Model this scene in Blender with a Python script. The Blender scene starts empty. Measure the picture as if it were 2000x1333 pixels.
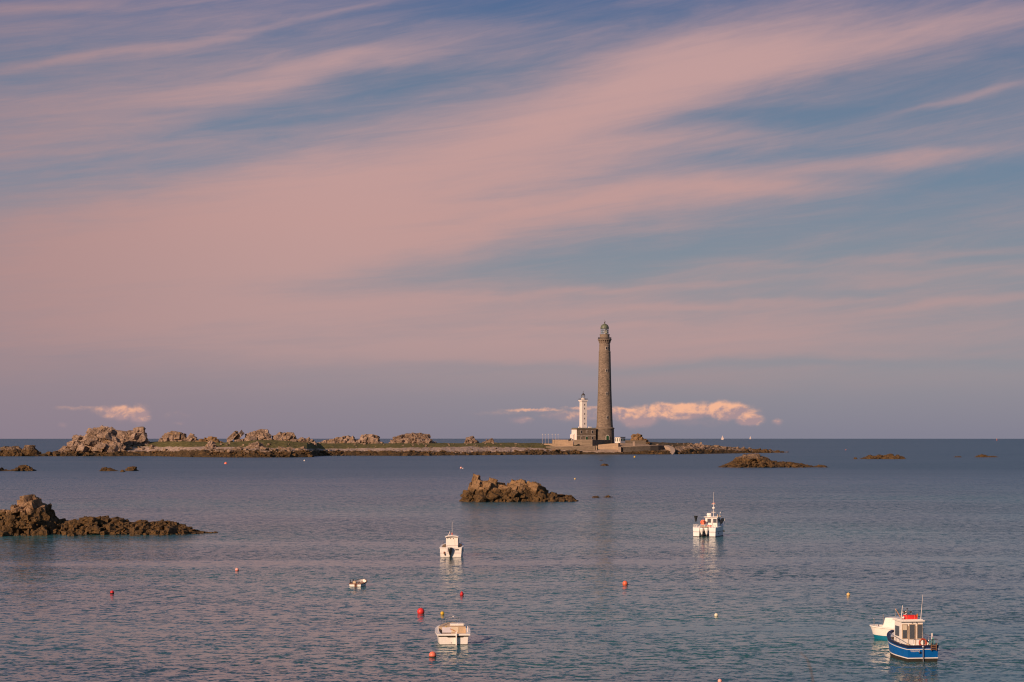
import bpy, bmesh, math, random
import numpy as np
from mathutils import Vector, Matrix, noise as mnoise

# ------------------------------------------------------------------ camera, world, sun
scene = bpy.context.scene
COL = scene.collection
F = 4218.0            # focal length in photo pixels (photo is 2000 px wide)
H = 14.0              # eye height above the water, metres
EYE = 849.0           # photo row of the true eye level
R2 = 2 * 7.43e6       # twice the effective earth radius: the sea curves away

cam_d = bpy.data.cameras.new('camera')
cam = bpy.data.objects.new('camera', cam_d)
COL.objects.link(cam)
cam.location = (0, 0, H)
cam.rotation_euler = (math.radians(90), 0, 0)
cam_d.sensor_width = 36.0
cam_d.lens = 36.0 * F / 2000.0
cam_d.shift_y = (EYE - 666.5) / 2000.0
cam_d.clip_start = 0.2
cam_d.clip_end = 60000
cam_d.dof.use_dof = True
cam_d.dof.focus_distance = 400.0
cam_d.dof.aperture_fstop = 9.0
scene.camera = cam

scene.view_settings.view_transform = 'Standard'
scene.view_settings.look = 'None'
scene.view_settings.exposure = 0.0
scene.view_settings.gamma = 1.0

SUN_AZ, SUN_EL = math.radians(-(180 - 40)), math.radians(21)   # behind the camera, to its left
SUN = Vector((math.sin(SUN_AZ) * math.cos(SUN_EL), math.cos(SUN_AZ) * math.cos(SUN_EL), math.sin(SUN_EL)))
sl = bpy.data.lights.new('sun', 'SUN')
sl.energy = 5.0
sl.angle = math.radians(0.55)
sl.color = (1.0, 0.695, 0.49)
so = bpy.data.objects.new('sun', sl)
COL.objects.link(so)
so.rotation_euler = SUN.to_track_quat('Z', 'Y').to_euler()


class NT:
    """tiny helper to write node trees as expressions"""
    def __init__(self, tree):
        self.t = tree; self.n = tree.nodes; self.l = tree.links
    def new(self, kind, **kw):
        nd = self.n.new(kind)
        for k, v in kw.items(): setattr(nd, k, v)
        return nd
    def put(self, sock, val):
        if isinstance(val, bpy.types.NodeSocket): self.l.new(val, sock)
        elif isinstance(val, (int, float)) and hasattr(sock.default_value, '__len__'):
            sock.default_value = [val] * len(sock.default_value)
        elif hasattr(val, '__len__') and len(val) == 3 and len(sock.default_value) == 4:
            sock.default_value = (*val, 1.0)
        else: sock.default_value = val
    def m(self, op, a, b=None, c=None, clamp=False):
        nd = self.new('ShaderNodeMath', operation=op, use_clamp=clamp)
        self.put(nd.inputs[0], a)
        if b is not None: self.put(nd.inputs[1], b)
        if c is not None: self.put(nd.inputs[2], c)
        return nd.outputs[0]
    def add(self, *a):
        r = a[0]
        for b in a[1:]: r = self.m('ADD', r, b)
        return r
    def mul(self, *a):
        r = a[0]
        for b in a[1:]: r = self.m('MULTIPLY', r, b)
        return r
    def sub(self, a, b): return self.m('SUBTRACT', a, b)
    def ss(self, x, lo, hi):
        nd = self.new('ShaderNodeMapRange', interpolation_type='SMOOTHSTEP')
        self.put(nd.inputs[0], x); self.put(nd.inputs[1], lo); self.put(nd.inputs[2], hi)
        return nd.outputs[0]
    def remap(self, x, lo, hi, a, b):
        nd = self.new('ShaderNodeMapRange')
        self.put(nd.inputs[0], x)
        for i, v in enumerate((lo, hi, a, b)): self.put(nd.inputs[i + 1], v)
        return nd.outputs[0]
    def xyz(self, x, y, z=0.0):
        nd = self.new('ShaderNodeCombineXYZ')
        for i, v in enumerate((x, y, z)): self.put(nd.inputs[i], v)
        return nd.outputs[0]
    def sep(self, v):
        nd = self.new('ShaderNodeSeparateXYZ'); self.put(nd.inputs[0], v)
        return nd.outputs[0], nd.outputs[1], nd.outputs[2]
    def noise(self, vec, scale=1.0, detail=4.0, rough=0.5, dist=0.0, lac=2.0):
        nd = self.new('ShaderNodeTexNoise')
        self.put(nd.inputs['Vector'], vec); self.put(nd.inputs['Scale'], scale)
        self.put(nd.inputs['Detail'], detail); self.put(nd.inputs['Roughness'], rough)
        self.put(nd.inputs['Distortion'], dist); self.put(nd.inputs['Lacunarity'], lac)
        return nd.outputs[0]
    def mix(self, fac, a, b, blend='MIX'):
        nd = self.new('ShaderNodeMix', data_type='RGBA', blend_type=blend)
        self.put(nd.inputs[0], fac); self.put(nd.inputs[6], a); self.put(nd.inputs[7], b)
        return nd.outputs[2]
    def ramp(self, fac, stops, interp='LINEAR'):
        nd = self.new('ShaderNodeValToRGB')
        cr = nd.color_ramp; cr.interpolation = interp
        while len(cr.elements) < len(stops): cr.elements.new(0.5)
        for e, (p, c) in zip(cr.elements, stops):
            e.position = p; e.color = (*c, 1.0) if len(c) == 3 else c
        self.put(nd.inputs[0], fac)
        return nd.outputs[0]


def srgb(r, g, b):
    f = lambda c: (c / 255 / 12.92) if c <= 10 else (((c / 255) + 0.055) / 1.055) ** 2.4
    return (f(r), f(g), f(b))


world = bpy.data.worlds.new('World')
scene.world = world
world.use_nodes = True
N = NT(world.node_tree)
N.n.clear()
STR = 0.1
w_out = N.new('ShaderNodeOutputWorld')
w_bg = N.new('ShaderNodeBackground')
w_bg.inputs['Strength'].default_value = STR
N.l.new(w_bg.outputs[0], w_out.inputs[0])
sky = N.new('ShaderNodeTexSky', sky_type='NISHITA', sun_disc=False)
sky.sun_elevation = SUN_EL
sky.sun_rotation = SUN_AZ
sky.air_density = 1.0
sky.dust_density = 1.2
sky.ozone_density = 1.5


def k(*c): return tuple(v / STR for v in srgb(*c))


def build_sky():
    tc = N.new('ShaderNodeTexCoord')
    dx, dy, dz = N.sep(tc.outputs['Generated'])
    az = N.m('ARCTAN2', dx, dy)
    el = N.m('ARCSINE', dz)
    # angles measured in units of 1/4218 rad; PX to the right of the harbour's bearing, PY downwards from the zenith side
    px = N.m('MULTIPLY_ADD', az, F * 1.012, 1000.0)
    py = N.m('MULTIPLY_ADD', el, -F * 1.005, EYE)
    up = N.sub(EYE, py)
    # gentle warp so that no edge is straight
    wv = N.noise(N.xyz(N.mul(px, 0.0026), N.mul(N.add(py, N.mul(px, 0.13)), 0.008)), 1.0, 5.0, 0.55)
    wv2 = N.noise(N.xyz(N.mul(px, 0.0013), N.mul(py, 0.004), 7.0), 1.0, 3.0, 0.5)
    pyw = N.add(py, N.mul(N.sub(wv, 0.5), 70.0), N.mul(N.sub(wv2, 0.5), 60.0))
    pxw = N.add(px, N.mul(N.sub(wv2, 0.5), 160.0))

    def blob(cx, cy, a, b, slope, w):
        ddx = N.sub(pxw, float(cx))
        acr = N.m('MULTIPLY_ADD', ddx, float(slope), N.sub(pyw, float(cy)))
        e = N.add(N.m('POWER', N.mul(ddx, 1.0 / a), 2.0), N.m('POWER', N.m('ABSOLUTE', N.mul(acr, 1.0 / b)), 2.0))
        return N.mul(N.m('EXPONENT', N.mul(e, -1.0)), float(w))

    blobs = [
        # the broad salmon sweep from the left middle up to the upper right
        (350, 470, 620, 120, 0.10, 0.75), (850, 330, 520, 105, 0.20, 0.62), (1280, 175, 300, 75, 0.30, 0.55),
        (1500, 95, 330, 60, 0.12, 0.40), (1850, 75, 330, 36, 0.12, 0.38),
        (1080, 430, 480, 40, 0.13, 0.52), (1480, 375, 260, 26, 0.06, 0.42), (1320, 300, 260, 40, 0.16, 0.26),
        (100, 270, 380, 60, 0.10, 0.40), (500, 165, 260, 32, 0.18, 0.34), (750, 120, 230, 22, 0.10, 0.20),
        # thin streaks and contrails
        (170, 130, 190, 9, 0.20, 0.26), (470, 70, 170, 6, 0.20, 0.20), (620, 35, 160, 5, 0.16, 0.16),
        (1870, 203, 150, 9, 0.22, 0.40), (1790, 310, 300, 14, 0.10, 0.36), (1700, 270, 230, 14, 0.05, 0.12),
        (1560, 480, 330, 22, 0.12, 0.20), (1720, 548, 300, 12, 0.09, 0.22), (1650, 610, 420, 30, 0.07, 0.26),
        (1500, 660, 600, 30, 0.03, 0.46), (1350, 745, 500, 25, 0.0, 0.28), (1850, 430, 160, 9, 0.08, 0.10),
        (900, 610, 700, 40, 0.04, 0.30), (300, 620, 500, 50, 0.02, 0.26), (900, 690, 600, 20, 0.03, 0.22),
        (60, 40, 260, 14, 0.13, 0.22), (330, 20, 240, 10, 0.10, 0.14), (980, 60, 240, 28, 0.05, 0.16),
        (150, 90, 520, 120, 0.12, 0.22), (1000, 655, 1200, 75, 0.02, 0.22), (600, 90, 300, 60, 0.15, 0.10), (1250, 560, 500, 9, 0.06, 0.30), (1820, 505, 300, 9, 0.08, 0.28), (1450, 592, 350, 8, 0.07, 0.30), (1880, 590, 240, 10, 0.06, 0.30), (1150, 640, 420, 7, 0.03, 0.14), (1300, 690, 700, 12, 0.0, 0.26), (560, 680, 500, 10, 0.02, 0.14), (1500, 525, 240, 6, 0.08, 0.16), (500, 700, 900, 110, 0.0, 0.16), (250, 560, 560, 130, 0.03, 0.26), (1000, 20, 260, 50, 0.06, -0.16), (1780, 430, 420, 80, 0.06, -0.10),
        # gaps of blue
        (730, 168, 190, 22, 0.12, -0.22), (470, 240, 210, 16, 0.15, -0.20), (920, 435, 180, 13, 0.12, -0.24),
        (1480, 240, 200, 20, 0.12, -0.28), (880, 535, 330, 22, 0.10, -0.22), (1330, 500, 300, 26, 0.12, -0.28),
        (1750, 350, 320, 28, 0.06, -0.22), (1600, 570, 260, 16, 0.06, -0.22), (1300, 250, 120, 14, 0.20, -0.10),
        (560, 60, 160, 22, 0.20, -0.12), (1500, 712, 600, 10, 0.0, -0.16), (500, 640, 420, 12, 0.02, -0.10),
    ]
    dens = None
    for b in blobs:
        g = blob(*b)
        dens = g if dens is None else N.add(dens, g)
    # fine fibres, fanning: shear grows with height above the horizon
    shear = N.m('MULTIPLY_ADD', up, 0.00016, 0.03)
    ac = N.m('MULTIPLY_ADD', px, shear, py)
    f1 = N.noise(N.xyz(N.mul(px, 0.0013), N.mul(ac, 0.020), 3.0), 1.0, 8.0, 0.66, 0.5)
    f2 = N.noise(N.xyz(N.mul(px, 0.0045), N.mul(ac, 0.045), 9.0), 1.0, 7.0, 0.66, 0.9)
    f3 = N.noise(N.xyz(N.mul(px, 0.0008), N.mul(ac, 0.006), 5.0), 1.0, 4.0, 0.55)
    fib = N.add(N.mul(N.sub(f1, 0.5), 0.80), N.mul(N.sub(f2, 0.5), 0.50), N.mul(N.sub(f3, 0.5), 0.45))
    cloud = N.m('MULTIPLY', N.ss(N.add(dens, N.mul(fib, N.ss(up, 10.0, 200.0)), 0.10), -0.20, 1.08), 1.0)

    # clear air: the daylight sky pulled towards the evening's slate blue above the sea
    t = N.m('MULTIPLY', up, 1 / 2600.0, clamp=True)
    blue = N.ramp(t, [(0.0, k(130, 129, 145)), (0.045, k(144, 143, 151)), (0.12, k(134, 143, 154)), (0.2, k(110, 132, 155)), (0.27, k(101, 121, 148)),
                      (0.33, k(82, 106, 146)), (0.5, k(64, 94, 138)), (1.0, k(58, 84, 126))])
    east = N.ss(px, 100.0, 1500.0)
    low = N.ss(up, 520.0, 60.0)
    blue = N.mix(N.mul(N.sub(1.0, east), N.m('MULTIPLY', low, 0.55)), blue, k(146, 126, 138))
    base = N.mix(N.ss(el, 0.9, 0.35), sky.outputs[0], blue)
    # sunlit ice cloud: warm, warmer low down, duller away to the left
    pink = N.ramp(t, [(0.0, k(142, 134, 142)), (0.07, k(184, 152, 150)), (0.16, k(198, 156, 150)), (0.26, k(200, 160, 156)), (0.4, k(190, 158, 160)), (1.0, k(150, 140, 150))])
    pink = N.mix(N.mul(N.ss(px, 700.0, -200.0), 0.55), pink, k(164, 128, 128))
    behind = N.ss(dy, -0.1, 0.4)
    c1 = N.mix(N.mul(cloud, N.m('MULTIPLY', behind, 0.92)), base, pink)

    # far cumulus low over the sea
    cn = N.noise(N.xyz(N.mul(px, 0.021), N.mul(py, 0.030), 1.7), 1.0, 6.0, 0.6, 0.2)
    cn_s = N.noise(N.xyz(N.mul(N.add(px, -5.0), 0.021), N.mul(N.add(py, -7.0), 0.030), 1.7), 1.0, 4.0, 0.55, 0.2)
    cn2 = N.noise(N.xyz(N.mul(px, 0.05), N.mul(py, 0.06), 4.7), 1.0, 4.0, 0.6)
    pyc = N.add(py, N.mul(N.sub(cn2, 0.5), 12.0))

    def heap(cx, cy, a, b_up, b_dn, w, slope=0.0):
        ddx = N.mul(N.sub(px, float(cx)), 1.0 / a)
        acr = N.m('MULTIPLY_ADD', N.sub(px, float(cx)), float(slope), N.sub(pyc, float(cy)))
        u = N.mul(N.m('MAXIMUM', N.mul(acr, -1.0), 0.0), 1.0 / b_up)
        d = N.mul(N.m('MAXIMUM', acr, 0.0), 1.0 / b_dn)
        e = N.add(N.m('POWER', ddx, 2.0), N.m('POWER', u, 2.0), N.m('POWER', d, 2.0))
        return N.mul(N.m('EXPONENT', N.mul(e, -1.0)), float(w))
    heaps = [(1420, 803, 66, 19, 20, 1.1, -0.08), (1320, 800, 85, 14, 24, 1.05), (1465, 820, 30, 17, 14, 1.05), (1250, 814, 50, 19, 26, 1.0),
             (1215, 802, 70, 9, 24, 0.75), (1370, 826, 120, 20, 14, 0.40), (1180, 824, 130, 14, 16, 0.34), (980, 806, 90, 10, 12, 0.34), (330, 812, 120, 14, 18, 0.32), (1020, 821, 34, 10, 11, 0.62), (1045, 801, 80, 4.5, 5, 0.66), (1120, 812, 100, 14, 18, 0.55), (1140, 797, 60, 4.5, 7, 0.62),
             (1522, 824, 14, 8, 10, 0.6), (238, 805, 44, 14, 20, 0.92), (270, 811, 26, 20, 20, 1.0), (165, 797, 85, 5, 9, 0.46), (215, 800, 50, 8, 14, 0.62),
             (124, 830, 16, 7, 6, 0.42), (75, 835, 30, 5, 6, 0.3), (345, 827, 20, 6, 8, 0.45), (400, 826, 8, 12, 14, 0.36), (310, 825, 16, 6, 8, 0.3), (442, 832, 7, 6, 8, 0.32)]
    ch = None
    for hp in heaps:
        g = heap(*hp)
        ch = g if ch is None else N.m('MAXIMUM', ch, g)
    cm = N.ss(N.add(ch, N.mul(N.sub(cn, 0.5), 1.0)), 0.13, 0.70)
    lit = N.ss(N.add(N.mul(N.sub(cn, cn_s), 3.2), N.remap(pyc, 786.0, 828.0, 0.42, -0.42), 0.32), 0.0, 0.8)
    ccol = N.mix(lit, k(170, 144, 148), k(246, 184, 150))
    ccol = N.mix(N.mul(N.ss(px, 700.0, 300.0), 0.22), ccol, k(172, 138, 140))
    c2 = N.mix(N.mul(cm, N.mul(N.ss(ch, 0.15, 0.7), 0.95)), c1, ccol)
    # below the horizon the sky is never seen, only dull
    c3 = N.mix(N.ss(el, -0.02, -0.004), k(90, 100, 115), c2)
    N.l.new(c3, w_bg.inputs['Color'])


build_sky()

# ------------------------------------------------------------------ helpers
def X(px, d): return (px - 1000.0) * d / F
def Z(py, d): return H - (py - EYE) * d / F
def seaz(d): return -d * d / R2
def wd(py):
    """distance at which the water is seen on photo row py"""
    lo, hi = 20.0, 14000.0
    for _ in range(60):
        m_ = 0.5 * (lo + hi)
        if (H + m_ * m_ / R2) * F / m_ > py - EYE: lo = m_
        else: hi = m_
    return lo


def hash3(i, j, l, seed):
    h = (i.astype(np.uint32) * np.uint32(374761393) + j.astype(np.uint32) * np.uint32(668265263) +
         l.astype(np.uint32) * np.uint32(2246822519) + np.uint32(seed * 3266489917 & 0xffffffff))
    h = (h ^ (h >> np.uint32(13))) * np.uint32(1274126177)
    h = (h ^ (h >> np.uint32(16))) * np.uint32(2654435761)
    return ((h ^ (h >> np.uint32(15))) & np.uint32(0xffffff)).astype(np.float64) / 16777215.0


def vnoise(x, y, z=None, seed=0):
    x = np.asarray(x, float); y = np.asarray(y, float)
    z = np.zeros_like(x) if z is None else np.asarray(z, float)
    i, j, l = np.floor(x), np.floor(y), np.floor(z)
    fx, fy, fz = x - i, y - j, z - l
    fx, fy, fz = [t * t * (3 - 2 * t) for t in (fx, fy, fz)]
    i, j, l = i.astype(np.int64), j.astype(np.int64), l.astype(np.int64)
    r = 0
    for a in (0, 1):
        for b in (0, 1):
            for c in (0, 1):
                w = (fx if a else 1 - fx) * (fy if b else 1 - fy) * (fz if c else 1 - fz)
                r = r + w * hash3(i + a, j + b, l + c, seed)
    return r * 2 - 1


def fbm(x, y, z=None, octv=4, seed=0, gain=0.5):
    a, f_, r = 1.0, 1.0, 0.0
    for o in range(octv):
        r = r + a * vnoise(np.asarray(x) * f_, np.asarray(y) * f_, None if z is None else np.asarray(z) * f_, seed + o * 17)
        a *= gain; f_ *= 2.03
    return r


def link(o, parent=None):
    COL.objects.link(o)
    if parent is not None: o.parent = parent
    return o


def mesh_obj(name, verts, faces, mat, parent=None, smooth=False, smflags=None):
    me = bpy.data.meshes.new(name)
    me.from_pydata([tuple(map(float, v)) for v in verts], [], [tuple(map(int, f)) for f in faces])
    if mat is not None: me.materials.append(mat)
    if smflags is not None: me.polygons.foreach_set('use_smooth', smflags)
    elif smooth: me.polygons.foreach_set('use_smooth', [True] * len(me.polygons))
    me.update()
    return link(bpy.data.objects.new(name, me), parent)


def mesh_np(name, V, Q, mat, parent=None, smooth=True):
    """fast mesh from numpy: V (n,3), Q (m,3 or 4)"""
    me = bpy.data.meshes.new(name)
    nv, (nf, kf) = len(V), Q.shape
    me.vertices.add(nv); me.vertices.foreach_set('co', np.ascontiguousarray(V, dtype=np.float32).ravel())
    me.loops.add(nf * kf); me.loops.foreach_set('vertex_index', np.ascontiguousarray(Q, dtype=np.int32).ravel())
    me.polygons.add(nf)
    me.polygons.foreach_set('loop_start', np.arange(0, nf * kf, kf, dtype=np.int32))
    me.polygons.foreach_set('use_smooth', np.full(nf, smooth, dtype=bool))
    me.update(calc_edges=True); me.validate()
    if mat is not None: me.materials.append(mat)
    return link(bpy.data.objects.new(name, me), parent)


class MB:
    def __init__(self): self.v = []; self.f = []; self.s = []
    def add(self, verts, faces, smooth=False):
        b = len(self.v)
        self.v += [tuple(p) for p in verts]
        for f in faces: self.f.append([b + i for i in f]); self.s.append(smooth)
        return self
    def box(self, c, s, rz=0.0, top=1.0, rx=0.0):
        hx, hy, hz = s[0] / 2, s[1] / 2, s[2] / 2
        m = Matrix.Rotation(rz, 3, 'Z') @ Matrix.Rotation(rx, 3, 'X')
        pts = []
        for z, t in ((-hz, 1.0), (hz, top)):
            for x, y in ((-hx, -hy), (hx, -hy), (hx, hy), (-hx, hy)):
                p = m @ Vector((x * t, y * t, z)); pts.append((p.x + c[0], p.y + c[1], p.z + c[2]))
        return self.add(pts, [(3, 2, 1, 0), (4, 5, 6, 7), (0, 1, 5, 4), (1, 2, 6, 5), (2, 3, 7, 6), (3, 0, 4, 7)])
    def tube(self, pts, r, n=8, r1=None, caps=True):
        pts = [Vector(p) for p in pts]; r1 = r if r1 is None else r1
        rings = []
        for i, p in enumerate(pts):
            d = (pts[min(i + 1, len(pts) - 1)] - pts[max(i - 1, 0)]).normalized()
            a = d.cross(Vector((0, 0, 1)))
            if a.length < 1e-3: a = Vector((1, 0, 0))
            a.normalize(); b = d.cross(a).normalized()
            rr = r + (r1 - r) * i / max(1, len(pts) - 1)
            rings.append([p + (a * math.cos(t) + b * math.sin(t)) * rr for t in [2 * math.pi * q / n for q in range(n)]])
        vs = [q for ring in rings for q in ring]; fs = []
        for i in range(len(pts) - 1):
            for q in range(n):
                fs.append((i * n + q, i * n + (q + 1) % n, (i + 1) * n + (q + 1) % n, (i + 1) * n + q))
        self.add(vs, fs, True)
        if caps:
            self.add(rings[0], [tuple(range(n))[::-1]]); self.add(rings[-1], [tuple(range(n))])
        return self
    def lathe(self, prof, c=(0, 0, 0), n=24, smooth=True, axis='Z', a0=0.0):
        vs, fs = [], []
        for (r, z) in prof:
            for q in range(n):
                a = a0 + 2 * math.pi * q / n
                p = (r * math.cos(a), r * math.sin(a), z)
                if axis == 'Y': p = (p[0], p[2], p[1])
                if axis == 'X': p = (p[2], p[0], p[1])
                vs.append((p[0] + c[0], p[1] + c[1], p[2] + c[2]))
        for i in range(len(prof) - 1):
            for q in range(n):
                fs.append((i * n + q, i * n + (q + 1) % n, (i + 1) * n + (q + 1) % n, (i + 1) * n + q))
        return self.add(vs, fs, smooth)
    def ball(self, c, r, sz=1.0, n=16, m=10):
        return self.lathe([(max(1e-4, r * math.sin(math.pi * i / m)), -r * sz * math.cos(math.pi * i / m)) for i in range(m + 1)], c, n)
    def torus(self, c, R, r, axis='Y', n=28, m=10):
        prof = []
        vs, fs = [], []
        for i in range(n):
            a = 2 * math.pi * i / n
            for j in range(m):
                b = 2 * math.pi * j / m
                u, w, h_ = (R + r * math.cos(b)) * math.cos(a), (R + r * math.cos(b)) * math.sin(a), r * math.sin(b)
                p = {'Y': (u, h_, w), 'X': (h_, u, w), 'Z': (u, w, h_)}[axis]
                vs.append((p[0] + c[0], p[1] + c[1], p[2] + c[2]))
        for i in range(n):
            for j in range(m):
                fs.append((i * m + j, ((i + 1) % n) * m + j, ((i + 1) % n) * m + (j + 1) % m, i * m + (j + 1) % m))
        return self.add(vs, fs, True)
    def strip(self, A, B, closed=True, smooth=True):
        n = len(A); fs = []
        for i in range(n if closed else n - 1):
            j = (i + 1) % n
            fs.append((i, j, n + j, n + i))
        return self.add(list(A) + list(B), fs, smooth)
    def poly(self, pts): return self.add(pts, [tuple(range(len(pts)))])
    def prism(self, poly, z0, z1):
        n = len(poly)
        vs = [(x, y, z0) for x, y in poly] + [(x, y, z1) for x, y in poly]
        fs = [tuple(range(n))[::-1], tuple(range(n, 2 * n))] + [(i, (i + 1) % n, n + (i + 1) % n, n + i) for i in range(n)]
        return self.add(vs, fs)
    def build(self, name, mat, parent=None, loc=None, rz=None):
        o = mesh_obj(name, self.v, self.f, mat, parent, smflags=self.s)
        bm = bmesh.new(); bm.from_mesh(o.data)
        bmesh.ops.recalc_face_normals(bm, faces=bm.faces)
        bm.to_mesh(o.data); bm.free()
        if loc is not None: o.location = loc
        if rz is not None: o.rotation_euler = (0, 0, rz)
        return o


def tag(o, label=None, cat=None, group=None, kind=None):
    if label: o['label'] = label
    if cat: o['category'] = cat
    if group: o['group'] = group
    if kind: o['kind'] = kind
    return o


def thing(name, label, cat, loc, rz=0.0, group=None):
    o = bpy.data.objects.new(name, None)
    o.empty_display_size = 0.3
    o.location = loc; o.rotation_euler = (0, 0, rz)
    COL.objects.link(o)
    return tag(o, label, cat, group)


# ------------------------------------------------------------------ materials
def newmat(name):
    m_ = bpy.data.materials.new(name); m_.use_nodes = True
    n_ = NT(m_.node_tree); n_.n.clear()
    out = n_.new('ShaderNodeOutputMaterial'); bs = n_.new('ShaderNodeBsdfPrincipled')
    n_.l.new(bs.outputs[0], out.inputs[0])
    return m_, n_, bs


def paint(name, col, rough=0.45, var=0.12, scale=3.0, metal=0.0, dirt=None, spec=0.5):
    m_, n_, bs = newmat(name)
    tc = n_.new('ShaderNodeTexCoord').outputs['Object']
    n1 = n_.noise(tc, scale, 5.0, 0.6)
    dark = tuple(c * (1 - var * 2.2) for c in col)
    c = n_.mix(n_.ss(n1, 0.3, 0.7), dark, col)
    if dirt:
        n2 = n_.noise(n_.m('MULTIPLY', n1, 1.0), 1.0)
        mp = n_.new('ShaderNodeMapping'); n_.put(mp.inputs[0], tc); mp.inputs[3].default_value = (6, 6, 0.8)
        st = n_.noise(mp.outputs[0], 1.5, 4.0, 0.6)
        c = n_.mix(n_.mul(n_.ss(st, 0.56, 0.75), 0.5), c, dirt)
    n_.put(bs.inputs['Base Color'], c)
    bs.inputs['Roughness'].default_value = rough
    bs.inputs['Metallic'].default_value = metal
    bs.inputs['Specular IOR Level'].default_value = spec
    return m_


M_WHITE = paint('white_gelcoat', (0.86, 0.79, 0.71), 0.35, 0.03, 2.0, dirt=(0.5, 0.42, 0.32))
M_CREAM = paint('cream_deck', (0.55, 0.40, 0.26), 0.6, 0.06, 3.0)
M_LAV = paint('pale_panel', (0.62, 0.56, 0.56), 0.5, 0.05, 3.0)
M_BLUE = paint('blue_hull_paint', (0.0, 0.115, 0.40), 0.35, 0.08, 2.5)
M_NAVY = paint('navy_paint', (0.012, 0.016, 0.055), 0.4, 0.1, 3.0)
M_TEAL = paint('teal_antifouling', (0.0, 0.17, 0.26), 0.55, 0.1, 3.0)
M_FOUL = paint('dark_antifouling', (0.03, 0.024, 0.016), 0.8, 0.2, 5.0)
M_RED = paint('red_plastic', (0.78, 0.035, 0.03), 0.45, 0.1, 5.0)
M_ORANGE = paint('orange_plastic', (0.85, 0.16, 0.07), 0.45, 0.08, 5.0)
M_PINK = paint('faded_red_plastic', (0.88, 0.20, 0.12), 0.5, 0.08, 5.0)
M_PALEPINK = paint('bleached_pink_plastic', (0.9, 0.42, 0.34), 0.5, 0.08, 5.0)
M_CRIM = paint('crimson_plastic', (0.60, 0.015, 0.02), 0.45, 0.1, 5.0)
M_YEL = paint('yellow_plastic', (0.75, 0.45, 0.03), 0.5, 0.08, 5.0)
M_AMBER = paint('amber_plastic', (0.80, 0.52, 0.20), 0.5, 0.08, 5.0)
M_BUOYW = paint('cream_plastic', (0.82, 0.72, 0.52), 0.5, 0.06, 5.0)
M_RING = paint('lifering_red', (0.42, 0.06, 0.025), 0.6, 0.1, 5.0)
M_BLACK = paint('black_plastic', (0.02, 0.02, 0.022), 0.4, 0.1, 5.0)
M_RUBB = paint('dark_rubber', (0.035, 0.03, 0.03), 0.7, 0.1, 5.0)
M_STEEL = paint('stainless_steel', (0.55, 0.52, 0.5), 0.3, 0.08, 5.0, metal=0.8)
M_WOOD = paint('oiled_wood', (0.24, 0.12, 0.06), 0.6, 0.2, 6.0)
M_POLE = paint('varnished_pole', (0.55, 0.22, 0.06), 0.5, 0.15, 6.0)
M_ROPE = paint('teal_rope', (0.10, 0.38, 0.36), 0.9, 0.2, 12.0)
M_GREYF = paint('grey_fabric', (0.20, 0.16, 0.14), 0.9, 0.3, 8.0)
M_CANVAS = paint('tan_canvas', (0.46, 0.30, 0.22), 0.9, 0.2, 4.0)
M_NET = paint('dark_net', (0.02, 0.025, 0.03), 0.9, 0.3, 12.0)
M_GREYH = paint('grey_hull_white', (0.82, 0.79, 0.76), 0.4, 0.04, 2.0)
M_RUST = paint('rust_paint', (0.22, 0.07, 0.03), 0.8, 0.25, 8.0)
M_COPPER = paint('green_copper', (0.15, 0.165, 0.10), 0.5, 0.25, 0.8, dirt=(0.30, 0.20, 0.06))
M_DKZINC = paint('dark_zinc', (0.08, 0.065, 0.06), 0.5, 0.2, 2.0)
M_LIMEW = paint('limewash', (0.82, 0.71, 0.63), 0.85, 0.05, 0.5, dirt=(0.62, 0.52, 0.42))
M_GREEND = paint('green_door_paint', (0.015, 0.09, 0.03), 0.6, 0.2, 2.0)
M_TRIM = paint('pale_stone_trim', (0.52, 0.43, 0.35), 0.9, 0.12, 1.0)
M_ROOFG = paint('green_grey_roofing', (0.12, 0.14, 0.11), 0.9, 0.2, 0.6)
M_SAIL = paint('sail_cloth', (0.55, 0.44, 0.39), 0.9, 0.05, 0.2)
M_DARKW = paint('dark_opening', (0.03, 0.026, 0.024), 0.5, 0.2, 2.0)
M_STEM = paint('dry_stem', (0.16, 0.10, 0.06), 0.9, 0.2, 20.0)
M_TANP = paint('curtain_cloth', (0.70, 0.58, 0.42), 0.9, 0.05, 3.0)

m_, n_, bs = newmat('window_glass')
n_.put(bs.inputs['Base Color'], (0.085, 0.09, 0.10))
bs.inputs['Roughness'].default_value = 0.06; bs.inputs['IOR'].default_value = 1.6
M_GLASS = m_

m_, n_, bs = newmat('lantern_glass')
n_.put(bs.inputs['Base Color'], (0.85, 0.9, 0.9))
bs.inputs['Roughness'].default_value = 0.05; bs.inputs['IOR'].default_value = 1.2
bs.inputs['Transmission Weight'].default_value = 0.9
M_LANT = m_


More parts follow.
